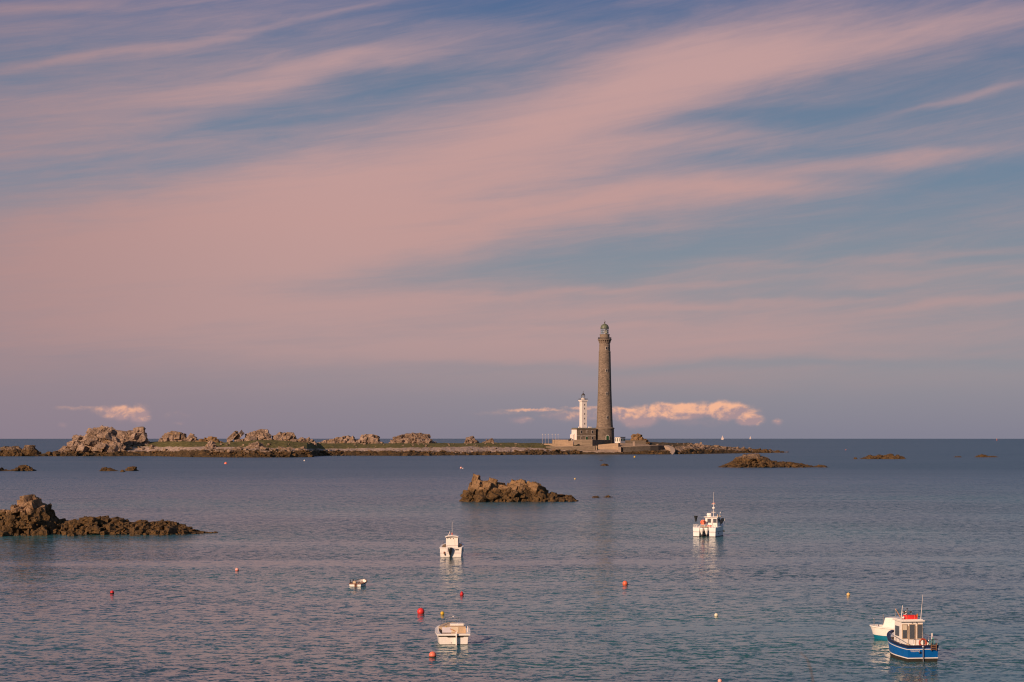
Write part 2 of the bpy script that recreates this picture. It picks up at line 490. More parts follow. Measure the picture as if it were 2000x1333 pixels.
def granite(name, lo=(0.050, 0.026, 0.010), mid=(0.15, 0.088, 0.045), hi=(0.33, 0.205, 0.12), weed_z=2.0, lichen=0.35, scale=1.0, dry=1.0, bump=0.6):
    """granite with dark weed below the tide line and ochre lichen on what faces up"""
    m_, n_, bs = newmat(name)
    geo = n_.new('ShaderNodeNewGeometry')
    P = geo.outputs['Position']
    x, y, z = n_.sep(P)
    nx, ny, nz = n_.sep(geo.outputs['Normal'])
    big = n_.noise(P, 0.35 * scale, 4.0, 0.55)
    med = n_.noise(P, 1.6 * scale, 6.0, 0.65)
    fine = n_.noise(P, 7.0 * scale, 5.0, 0.7)
    c = n_.mix(n_.ss(n_.add(n_.mul(big, 0.6), n_.mul(med, 0.4)), 0.36, 0.64), mid, hi)
    c = n_.mix(n_.mul(n_.ss(fine, 0.5, 0.72), 0.55), c, tuple(v * 0.45 for v in mid))
    # cracks
    vo = n_.new('ShaderNodeTexVoronoi', feature='DISTANCE_TO_EDGE')
    wv = n_.new('ShaderNodeVectorMath', operation='MULTIPLY_ADD')
    nz3 = n_.new('ShaderNodeTexNoise'); n_.put(nz3.inputs['Vector'], P); nz3.inputs['Scale'].default_value = 0.9 * scale
    n_.l.new(nz3.outputs['Color'], wv.inputs[0]); wv.inputs[1].default_value = (1.2 / scale,) * 3; n_.l.new(P, wv.inputs[2])
    mp = n_.new('ShaderNodeMapping'); n_.l.new(wv.outputs[0], mp.inputs[0]); mp.inputs[3].default_value = (0.45 * scale, 0.45 * scale, 0.8 * scale)
    n_.l.new(mp.outputs[0], vo.inputs['Vector']); vo.inputs['Scale'].default_value = 1.0
    crack = n_.ss(vo.outputs['Distance'], 0.0, 0.07)
    # lichen
    ln = n_.noise(P, 0.8 * scale, 5.0, 0.6)
    lm = n_.mul(n_.ss(ln, 0.54, 0.66), n_.ss(nz, 0.05, 0.5), n_.ss(z, weed_z + 0.8, weed_z + 2.5))
    c = n_.mix(n_.mul(lm, lichen), c, (0.36, 0.19, 0.025))
    # weed
    if weed_z is not None:
        wz = n_.add(z, n_.mul(n_.sub(med, 0.5), 1.8), n_.mul(n_.sub(big, 0.5), 1.6))
        wcol = n_.mix(n_.ss(fine, 0.35, 0.65), lo, (0.185, 0.105, 0.038))
        wcol = n_.mix(n_.ss(med, 0.42, 0.66), wcol, (0.055, 0.036, 0.020))
        c = n_.mix(n_.ss(wz, weed_z + 0.5, weed_z - 0.4), c, wcol)
    n_.put(bs.inputs['Base Color'], c)
    bs.inputs['Roughness'].default_value = 0.9
    bs.inputs['Specular IOR Level'].default_value = 0.25
    hgt = n_.add(n_.mul(med, 0.5), n_.mul(fine, 0.2), n_.mul(crack, 0.35))
    bp = n_.new('ShaderNodeBump'); bp.inputs['Strength'].default_value = bump; bp.inputs['Distance'].default_value = 0.7 / scale
    n_.l.new(hgt, bp.inputs['Height']); n_.l.new(bp.outputs[0], bs.inputs['Normal'])
    return m_


M_ROCK_NEAR = granite('tidal_rock', weed_z=3.2, lichen=0.8, scale=1.4)
M_ROCK_MID = granite('ochre_rock', mid=(0.155, 0.088, 0.038), hi=(0.30, 0.180, 0.092), weed_z=2.4, lichen=0.9, scale=1.1)
M_ROCK_FAR = granite('island_granite', mid=(0.18, 0.118, 0.078), hi=(0.40, 0.28, 0.205), weed_z=2.0, lichen=0.55, scale=0.5, bump=0.8)
M_ROCK_REEF = granite('reef_rock', mid=(0.11, 0.074, 0.043), hi=(0.24, 0.16, 0.105), weed_z=4.0, lichen=0.3, scale=0.6)


def stone(name, col, scale=(1.4, 0.5), cyl=None, contrast=0.5, mortar=0.25):
    m_, n_, bs = newmat(name)
    tc = n_.new('ShaderNodeTexCoord').outputs['Object']
    x, y, z = n_.sep(tc)
    if cyl: u = n_.mul(n_.m('ARCTAN2', x, y), cyl)
    else: u = n_.add(x, n_.mul(y, 0.93))
    vec = n_.xyz(u, z, 0.0)
    br = n_.new('ShaderNodeTexBrick'); n_.put(br.inputs['Vector'], vec)
    br.inputs['Scale'].default_value = 1.0; br.inputs['Brick Width'].default_value = scale[0]; br.inputs['Row Height'].default_value = scale[1]
    br.inputs['Mortar Size'].default_value = 0.03; br.inputs['Bias'].default_value = 0.0
    n_.put(br.inputs['Color1'], tuple(c * (1 - contrast) for c in col)); n_.put(br.inputs['Color2'], tuple(c * (1 + contrast * 0.7) for c in col))
    n_.put(br.inputs['Mortar'], tuple(c * (1 - mortar) for c in col))
    g = n_.noise(tc, 0.35, 5.0, 0.6); f_ = n_.noise(tc, 2.2, 4.0, 0.65)
    mp = n_.new('ShaderNodeMapping'); n_.put(mp.inputs[0], tc); mp.inputs[3].default_value = (0.5, 0.5, 0.07)
    st = n_.noise(mp.outputs[0], 1.0, 4.0, 0.6)
    c = n_.mix(n_.mul(n_.ss(g, 0.35, 0.7), 0.35), br.outputs[0], tuple(v * 1.25 for v in col))
    c = n_.mix(n_.mul(n_.ss(f_, 0.5, 0.7), 0.5), c, tuple(v * 0.5 for v in col))
    c = n_.mix(n_.mul(n_.ss(st, 0.55, 0.75), 0.35), c, tuple(v * 0.55 for v in col))
    n_.put(bs.inputs['Base Color'], c)
    bs.inputs['Roughness'].default_value = 0.9
    bp = n_.new('ShaderNodeBump'); bp.inputs['Strength'].default_value = 0.5; bp.inputs['Distance'].default_value = 0.12
    n_.l.new(n_.add(br.outputs['Fac'], n_.mul(f_, -0.8)), bp.inputs['Height']); n_.l.new(bp.outputs[0], bs.inputs['Normal'])
    return m_


M_TOWER = stone('tower_granite', (0.228, 0.166, 0.118), (1.3, 0.45), cyl=5.0, contrast=0.45)
M_DRUM = stone('drum_granite', (0.155, 0.115, 0.084), (1.6, 0.8), cyl=6.9, contrast=0.35)
M_ASHLAR = stone('pale_ashlar', (0.245, 0.180, 0.128), (1.2, 0.5), cyl=4.5, contrast=0.2)
M_HOUSE = stone('house_granite', (0.20, 0.145, 0.10), (0.9, 0.4), contrast=0.25)
M_WALL = stone('rendered_wall', (0.36, 0.245, 0.155), (2.2, 0.7), contrast=0.12, mortar=0.1)
M_WALLD = stone('weathered_wall', (0.21, 0.155, 0.105), (1.6, 0.6), contrast=0.2, mortar=0.15)
M_QUAY = stone('quay_masonry', (0.10, 0.078, 0.060), (0.9, 0.45), contrast=0.35)
M_CONC = stone('concrete_ramp', (0.36, 0.26, 0.19), (3.0, 3.0), contrast=0.1, mortar=0.1)

# ------------------------------------------------------------------ sea
def build_sea():
    m_, n_, bs = newmat('sea_water')
    geo = n_.new('ShaderNodeNewGeometry'); P = geo.outputs['Position']
    x, y, z = n_.sep(P)
    flat = n_.xyz(x, y, 0.0)
    # patches: weed and sand under the water, teal over sand
    patch = n_.noise(n_.xyz(n_.mul(x, 0.010), n_.mul(y, 0.009), 0.0), 1.0, 4.0, 0.55)
    deep = n_.ss(y, 240.0, 700.0)
    shallow = n_.mix(n_.ss(patch, 0.38, 0.62), (0.016, 0.056, 0.064), (0.022, 0.112, 0.108))
    c = n_.mix(deep, shallow, (0.042, 0.088, 0.128))
    n_.put(bs.inputs['Base Color'], c)
    bs.inputs['IOR'].default_value = 1.333
    bs.inputs['Specular IOR Level'].default_value = 0.5
    # wind: ruffled and slick areas
    ruf = n_.noise(n_.xyz(n_.mul(x, 0.0035), n_.mul(y, 0.010), 2.0), 1.0, 4.0, 0.6, 0.4)
    slick = n_.noise(n_.xyz(n_.mul(x, 0.0016), n_.mul(y, 0.020), 5.0), 1.0, 4.0, 0.65, 0.8)
    amp = n_.add(0.45, n_.mul(n_.ss(ruf, 0.36, 0.64), 0.65))
    amp = n_.mul(amp, n_.m('SUBTRACT', 1.0, n_.mul(n_.ss(slick, 0.52, 0.64), 0.78)))
    def slopes(sc, sx_, ang_, seed_, det, ro, dist):
        rot = n_.new('ShaderNodeMapping'); n_.l.new(flat, rot.inputs[0]); rot.inputs[1].default_value = (seed_, seed_ * 1.7, 0)
        rot.inputs[2].default_value = (0, 0, math.radians(ang_)); rot.inputs[3].default_value = (sx_, 1.0, 1.0)
        nd = n_.new('ShaderNodeTexNoise'); n_.l.new(rot.outputs[0], nd.inputs['Vector'])
        nd.inputs['Scale'].default_value = sc; nd.inputs['Detail'].default_value = det; nd.inputs['Roughness'].default_value = ro; nd.inputs['Distortion'].default_value = dist
        r_, g_, b_ = n_.sep(nd.outputs['Color'])
        return n_.sub(r_, 0.5), n_.sub(g_, 0.5)
    A1, B1 = slopes(1.15, 0.75, 9, 3.0, 2.0, 0.5, 0.4)
    A2, B2 = slopes(3.9, 0.8, -12, 11.0, 3.0, 0.6, 0.4)
    A3, B3 = slopes(0.22, 0.5, 20, 17.0, 1.0, 0.5, 0.2)
    amp = n_.mul(amp, n_.remap(y, 120.0, 1500.0, 1.95, 2.2))
    sy = n_.mul(amp, n_.add(n_.mul(A1, 0.42), n_.mul(A2, 0.46), n_.mul(A3, 0.10)))
    sy = n_.add(sy, n_.mul(n_.m('ABSOLUTE', sy), 0.85))
    sx = n_.mul(amp, n_.add(n_.mul(B1, 0.20), n_.mul(B2, 0.24), n_.mul(B3, 0.06)))
    nn = n_.new('ShaderNodeVectorMath', operation='NORMALIZE')
    n_.l.new(n_.xyz(n_.mul(sx, -1.0), n_.mul(sy, -1.0), 1.0), nn.inputs[0])
    n_.l.new(nn.outputs[0], bs.inputs['Normal'])
    n_.put(bs.inputs['Roughness'], n_.remap(y, 120.0, 900.0, 0.08, 0.34))
    # grid, rows spaced as the eye sees them
    ds = [40.0]
    while ds[-1] < 26000: ds.append(ds[-1] * 1.035 + 0.2)
    ds = np.array(ds); ang = np.radians(np.linspace(-42, 42, 121))
    D, A = np.meshgrid(ds, ang, indexing='ij')
    V = np.stack([D * np.sin(A), D * np.cos(A), -D * D / R2], -1).reshape(-1, 3)
    nr, nc = D.shape
    idx = np.arange(nr * nc).reshape(nr, nc)
    Q = np.stack([idx[:-1, :-1], idx[:-1, 1:], idx[1:, 1:], idx[1:, :-1]], -1).reshape(-1, 4)[:, ::-1]
    tag(mesh_np('sea', V, Q, m_), 'grey blue sea with small ripples and paler calm streaks', 'sea', kind='structure')


build_sea()

# ------------------------------------------------------------------ rocks
_ico = {}
def ico(sub):
    if sub not in _ico:
        bm = bmesh.new(); bmesh.ops.create_icosphere(bm, subdivisions=sub, radius=1.0)
        bm.verts.ensure_lookup_table()
        _ico[sub] = (np.array([v.co[:] for v in bm.verts]), np.array([[v.index for v in f.verts] for f in bm.faces]))
        bm.free()
    return _ico[sub]


def rotm(rng, tilt=0.5):
    a = rng.uniform(0, 2 * math.pi); b = rng.uniform(-tilt, tilt); c = rng.uniform(-tilt, tilt)
    return np.array(Matrix.Rotation(b, 3, 'X') @ Matrix.Rotation(c, 3, 'Y') @ Matrix.Rotation(a, 3, 'Z'))


def chunk(rng, c, size, sub=3, nplanes=11, rough=0.10, seed=0, axes=None):
    """one angular boulder: a ball cut by planes, then roughened"""
    V, Fc = ico(sub)
    V = V.copy()
    bx = rotm(rng, 0.3) if axes is None else axes @ rotm(rng, 0.12)
    pl = [(sg * bx[:, a_], rng.uniform(0.42, 0.72)) for a_ in range(3) for sg in (-1, 1)]
    for _ in range(max(2, nplanes - 7)):
        n = np.array([rng.gauss(0, 1) for _ in range(3)]); pl.append((n / np.linalg.norm(n), rng.uniform(0.55, 0.80)))
    for n, d in pl:
        s = V @ n
        V = V - np.outer(np.maximum(s - d, 0) * 0.97, n)
    nrm = V / np.maximum(np.linalg.norm(V, axis=1, keepdims=True), 1e-6)
    q = V * 2.2 + seed * 3.7
    V = V + nrm * (rough * fbm(q[:, 0], q[:, 1], q[:, 2], 4, seed))[:, None]
    sz = np.array(size) if hasattr(size, '__len__') else np.array([size] * 3)
    V = V * 1.25
    V = (V * sz) @ (rotm(rng, 0.35) if axes is None else np.array(Matrix.Rotation(rng.uniform(-0.35, 0.35), 3, 'Z') @ Matrix.Rotation(rng.uniform(-0.2, 0.2), 3, 'Y'))).T + np.array(c)
    return V, Fc


def joined(parts):
    Vs, Fs, b = [], [], 0
    for V, Fc in parts:
        Vs.append(V); Fs.append(Fc + b); b += len(V)
    return np.concatenate(Vs), np.concatenate(Fs)


def outcrop(name, label, cat, sil, d, depth, n, seed, mat, base=None, sub=3, rmin=0.5, rmax=3.0, group=None, front=2, rough=0.15, flat=0.75, dens=1.0, stacks=(), core=0.99):
    """rocks heaped up to a skyline: sil = [(photo column, photo row)], standing at distance d, going depth metres to each side"""
    rng = random.Random(seed)
    xs = np.array([X(p[0], d) for p in sil]); zs = np.array([Z(p[1], d) for p in sil])
    order = np.argsort(xs); xs, zs = xs[order], zs[order]
    zb = seaz(d) - 0.5 if base is None else Z(base, d)
    top = lambda x: float(np.interp(x, xs, zs))
    axes = rotm(rng, 0.45)
    x0, x1 = xs[0], xs[-1]
    wid = x1 - x0
    parts = []
    # core: a heaped mass a little below the skyline
    nx, ny = max(40, min(300, int(wid / (rmin * 0.3)))), 44
    U = np.linspace(x0, x1, nx); T = np.linspace(-1, 1, ny)
    UU, TT = np.meshgrid(U, T, indexing='ij')
    hh = np.interp(UU, xs, zs) - zb
    env = np.clip(1 - np.abs(TT) ** 2.0, 0, 1) ** 0.6
    bil = np.abs(fbm(UU / (rmin * 2.0), TT * depth / (rmin * 2.0), None, 4, seed))
    zz = zb + hh * env * (core - 0.26 * np.clip(bil, 0, 1))
    yy = d + TT * depth * (0.8 + 0.3 * fbm(UU / (rmin * 4), TT * 1.5, None, 3, seed + 5))
    xx = UU + 0.3 * rmin * fbm(UU / rmin, yy / rmin, None, 3, seed + 9)
    CV = np.stack([xx, yy, zz], -1).reshape(-1, 3)
    idx = np.arange(nx * ny).reshape(nx, ny)
    a, b, c_, e = idx[:-1, :-1].ravel(), idx[1:, :-1].ravel(), idx[1:, 1:].ravel(), idx[:-1, 1:].ravel()
    parts.append((CV, np.concatenate([np.stack([a, b, c_], -1), np.stack([a, c_, e], -1)])))
    for layer in range(front + 1):
        m_ = int(n * dens) if layer == 0 else int(n * 0.9)
        for q in range(m_):
            x = x0 + wid * (q + rng.uniform(0.1, 0.9)) / m_
            fall = 1.0 - 0.26 * layer * rng.uniform(0.7, 1.4)
            tz = zb + (top(x) - zb) * max(0.12, fall)
            if tz - zb < 0.25: continue
            r = min(rng.uniform(rmin, rmax), max(0.3, (tz - zb) * 0.62))
            for _ in range(8):
                cz = tz - r * flat * 0.86
                if min(top(x - r * 0.85), top(x + r * 0.85)) < cz + r * 0.12 - (0.35 * r if layer else 0): r *= 0.78
                else: break
            if r < rmin * 0.45: continue
            cz = tz - r * flat * 0.86
            y = d - depth * (layer * 0.36) * rng.uniform(0.6, 1.2) + rng.uniform(-0.2, 0.2) * depth
            parts.append(chunk(rng, (x, y, cz), (r * rng.uniform(0.85, 1.25), r * rng.uniform(0.8, 1.2), r * flat * rng.uniform(0.9, 1.15)), sub, rng.randint(8, 12), rough, seed * 31 + layer * 1000 + q, axes))
            # what it rests on
            zc = cz - r * 0.8
            while zc > zb and layer == 0 and r > rmin * 0.8 and rng.random() < 0.8:
                rr = r * rng.uniform(0.8, 1.2)
                parts.append(chunk(rng, (x + rng.uniform(-0.4, 0.4) * r, y - rng.uniform(0, 0.8) * r, zc), (rr * 1.15, rr, rr * flat), sub, 10, rough, seed * 77 + q + int(zc * 10), axes))
                zc -= rr * 0.9
    for q, (cp, ct, cb, hw) in enumerate(stacks):
        xa, za, zl, r = X(cp, d), Z(ct, d), Z(cb, d), hw * d / F
        hgt = za - zl; yq = d - depth * 0.45 * (q % 3) / 2
        parts.append(chunk(rng, (xa, yq, zl + hgt * 0.32), (r * 1.25, r * 1.2, hgt * 0.52), 4, 9, rough, seed * 91 + q, axes))
        parts.append(chunk(rng, (xa + rng.uniform(-0.2, 0.2) * r, yq, za - hgt * 0.28), (r * 0.95, r * 1.0, hgt * 0.34), 4, 9, rough, seed * 93 + q, axes))
    V, Q = joined(parts)
    o = mesh_np(name, V, Q, mat, smooth=False)
    return tag(o, label, cat, group)


# islets standing in the bay, nearest first
def islet(label, sil, wrow, depth, n, seed, mat, **kw):
    d = wd(wrow)
    return outcrop(kw.pop('name', 'rock_islet'), label, kw.pop('cat', 'rock'), sil, d + depth * 0.72, depth, n, seed, mat, group=kw.pop('group', 'rocks standing in the bay'), **kw)


islet('long brown weedy rock ridge with a tall craggy peak at the left edge',
      [(-40, 1000), (0, 995), (10, 996), (25, 997), (28, 986), (45, 971), (57, 967), (75, 972), (86, 981), (96, 992), (103, 1000), (101, 1006), (112, 1011), (118, 1017), (150, 1016), (165, 1010), (185, 1010), (200, 1009), (215, 1014), (225, 1012), (240, 1017), (260, 1020), (280, 1017), (300, 1019), (330, 1018), (350, 1022), (372, 1032), (385, 1036), (400, 1038.6), (425, 1040.5)],
      1044, 6.0, 90, 3, M_ROCK_NEAR, rmin=0.28, rmax=0.95, front=4, sub=3, rough=0.2, core=0.94, stacks=[(50, 974, 1024, 14), (61, 967, 1022, 19), (77, 973, 1024, 17), (91, 985, 1024, 12), (100, 1000, 1024, 8), (36, 984, 1024, 9), (14, 996, 1026, 16), (28, 998, 1030, 12), (185, 1009, 1026, 14), (222, 1012, 1030, 12), (320, 1017, 1030, 12), (150, 1016, 1034, 9)])
islet('craggy brown rock with an upright ochre topped stack, in mid bay',
      [(899, 979), (905, 968), (912, 962), (916, 950), (916, 942), (923, 940), (926, 929), (936, 928), (942, 932), (943, 942), (941, 951), (946, 947), (948, 940), (956, 938), (958, 937), (966, 937), (975, 947), (988, 948), (1000, 947), (1002, 941), (1008, 938), (1015, 939), (1025, 936), (1028, 944), (1032, 947), (1035, 942), (1043, 943), (1050, 949), (1058, 950), (1065, 956), (1067, 967), (1073, 965), (1080, 961), (1084, 966), (1095, 966), (1103, 972), (1115, 967), (1123, 974), (1127, 978)],
      980, 5.0, 50, 11, M_ROCK_MID, rmin=0.5, rmax=1.6, front=3, sub=3, stacks=[(929, 928, 968, 9), (963, 937, 972, 12), (950, 941, 976, 12), (1006, 938, 970, 9), (1021, 936.5, 966, 9), (1046, 943, 972, 12), (1058, 950, 972, 9), (985, 948, 975, 16), (1081, 961, 978, 7), (1110, 968, 979, 9), (1025, 955, 978, 14), (915, 962, 979, 9)])
islet('dark humped reef with a low tail, right of the lighthouse island',
      [(1403, 912), (1415, 908), (1425, 903), (1440, 895), (1452, 891), (1465, 890), (1475, 888), (1487, 891), (1500, 896), (1510, 902), (1530, 902), (1560, 905), (1580, 909), (1592, 911), (1600, 909), (1610, 909), (1617, 913)],
      913.5, 11.0, 44, 17, M_ROCK_REEF, rmin=0.9, rmax=3.6, front=3, sub=3, flat=0.6)
islet('small knobbly brown reef with four humps, off to the right',
      [(1678, 896.5), (1690, 893), (1700, 888.5), (1708, 891), (1720, 889), (1727, 891), (1735, 886), (1742, 887), (1747, 893), (1752, 888), (1758, 891), (1766, 895), (1769, 897)],
      897, 8.0, 22, 23, M_ROCK_REEF, rmin=0.9, rmax=2.6, front=2, sub=3)
islet('tiny dark rock just left of the four humped reef', [(1667, 897), (1669, 893.8), (1673, 893.8), (1675, 897)], 897.3, 1.5, 3, 25, M_ROCK_REEF, rmin=0.5, rmax=1.4, front=1, sub=3)
islet('low pale rock awash near the right edge', [(1904, 893), (1910, 890), (1916, 887.8), (1921, 888), (1928, 891), (1945, 891.2), (1949, 893.5)], 893.6, 5.0, 12, 27, M_ROCK_MID, rmin=0.7, rmax=2.0, front=1, sub=3)
islet('thin sliver of rock awash, between the two reefs at the right', [(1862, 893.5), (1870, 891.2), (1876, 891.6), (1879, 893.6)], 893.6, 3.0, 6, 29, M_ROCK_MID, rmin=0.5, rmax=1.2, front=1, sub=3)
islet('low brown rock with a rounded hump at the left edge, in front of the island',
      [(-12, 914), (0, 916), (4, 912.5), (6, 917.5), (18, 918.5), (34, 916.5), (37, 910), (44, 908.3), (52, 910), (58, 914), (66, 917)], 920.5, 6.0, 22, 31, M_ROCK_REEF, rmin=0.6, rmax=1.9, front=2, sub=3)
islet('small brown rock with a pointed left end, left bay', [(194, 920.5), (200, 914), (205, 912.3), (214, 915), (222, 917), (231, 920)], 920.7, 4.0, 10, 33, M_ROCK_REEF, rmin=0.5, rmax=1.6, front=1, sub=3)
islet('small rounded brown rock beside a pebble sized one, left bay', [(245, 920), (250, 914), (258, 912.3), (263, 914), (267, 917), (271, 920)], 920.2, 4.0, 9, 35, M_ROCK_REEF, rmin=0.5, rmax=1.6, front=1, sub=3)
islet('smallest brown rock between two others, left bay', [(234, 922), (237, 918.5), (241, 918), (245, 922)], 922.2, 1.2, 3, 37, M_ROCK_REEF, rmin=0.4, rmax=0.9, front=1, sub=3)
islet('small flat rock in the water below the big lighthouse', [(1172, 910), (1176, 907), (1181, 905.5), (1188, 909.8)], 910.2, 2.5, 5, 39, M_ROCK_REEF, rmin=0.5, rmax=1.2, front=1, sub=3)
islet('thin dark sliver of rock in the water nearest the big lighthouse', [(1171, 900), (1174, 898.6), (1178, 899.8)], 900.0, 1.6, 4, 40, M_ROCK_REEF, rmin=0.4, rmax=0.9, front=1, sub=2)
islet('low rock nub trailing right of the mid bay rock, the left of two', [(1159, 972), (1163, 968.4), (1167, 969), (1172, 972.3)], 972.6, 1.0, 5, 41, M_ROCK_MID, rmin=0.2, rmax=0.6, front=1, sub=3)
islet('low rock nub trailing right of the mid bay rock, the right of two', [(1179, 972), (1184, 968.6), (1189, 967.6), (1195, 971.6)], 972.0, 1.2, 6, 43, M_ROCK_MID, rmin=0.2, rmax=0.7, front=1, sub=3)
islet('wide dark boulder touching the left edge, off the end of the island',
      [(-14, 880), (0, 884), (6, 876), (12, 872.5), (25, 872), (36, 872), (42, 877), (46, 884), (50, 891)], 891.5, 9.0, 16, 45, M_ROCK_REEF, rmin=1.2, rmax=3.2, front=2, sub=3)
islet('dark boulder with pale top at the left end of the island', [(40, 890), (45, 878), (48, 871.5), (60, 869), (68, 871), (72, 878), (78, 883), (82, 890)], 891.4, 8.0, 13, 47, M_ROCK_REEF, rmin=1.2, rmax=3.2, front=2, sub=3)

# ------------------------------------------------------------------ the island
SHORE = np.array([(70, 1392), (180, 1405), (280, 1418), (330, 1385), (370, 1352), (450, 1326), (560, 1326), (600, 1345), (626, 1425), (700, 1440), (800, 1428), (870, 1450), (960, 1475), (1000, 1495), (1060, 1500),
                  (1130, 1528), (1215, 1526), (1260, 1527), (1300, 1529), (1340, 1548), (1430, 1610), (1500, 1655), (1540, 1690)], float)
# rows on the photograph: top of the weed, foot of the grass, crest
ROWS = np.array([(70, 890.5, 889, 888), (100, 888, 886, 885), (140, 884, 880, 876), (200, 884, 876, 868), (280, 882, 873.5, 864), (360, 880.5, 872.5, 862.5), (440, 878.5, 873, 864.5), (508, 879, 875, 860), (540, 879, 876, 861), (600, 881, 877, 864.5),
                 (640, 882, 877, 866), (700, 882, 876, 867.5), (800, 882, 874.5, 866.5), (870, 884, 873, 866), (960, 884, 873, 866), (1000, 882, 873.5, 865.5), (1060, 881, 876, 866.5), (1130, 882, 878, 868),
                 (1215, 884, 879, 866.5), (1240, 882.5, 878, 865.5), (1270, 880.5, 876, 864.5), (1290, 881.5, 875, 864.8), (1320, 883, 874, 865.5), (1345, 877, 870, 866), (1378, 879, 874, 870), (1430, 880, 877, 874.5), (1470, 882, 880, 878), (1510, 883.5, 882, 880.5), (1540, 886, 885.5, 885)], float)


def shore(px): return np.interp(px, SHORE[:, 0], SHORE[:, 1])


def terrain_z(px, t):
    d0 = shore(px)
    zr = [np.interp(px, ROWS[:, 0], ROWS[:, i]) for i in (1, 2, 3)]
    z0 = -1.6 * np.ones_like(d0)
    z1 = H - (zr[0] - EYE) * (d0 + 14) / F
    z2 = H - (zr[1] - EYE) * (d0 + 34) / F
    z3 = H - (zr[2] - EYE) * (d0 + 78) / F
    z = np.where(t < 14, z0 + (z1 - z0) * np.clip((t + 6) / 20, 0, 1) ** 0.9,
        np.where(t < 34, z1 + (z2 - z1) * (t - 14) / 20,
        np.where(t < 78, z2 + (z3 - z2) * np.sin(np.clip((t - 34) / 44, 0, 1) * math.pi / 2),
        np.where(t < 125, z3 - 0.35, z3 - 0.35 - (z3 + 3.0) * np.clip((t - 125) / 45, 0, 1)))))
    return z


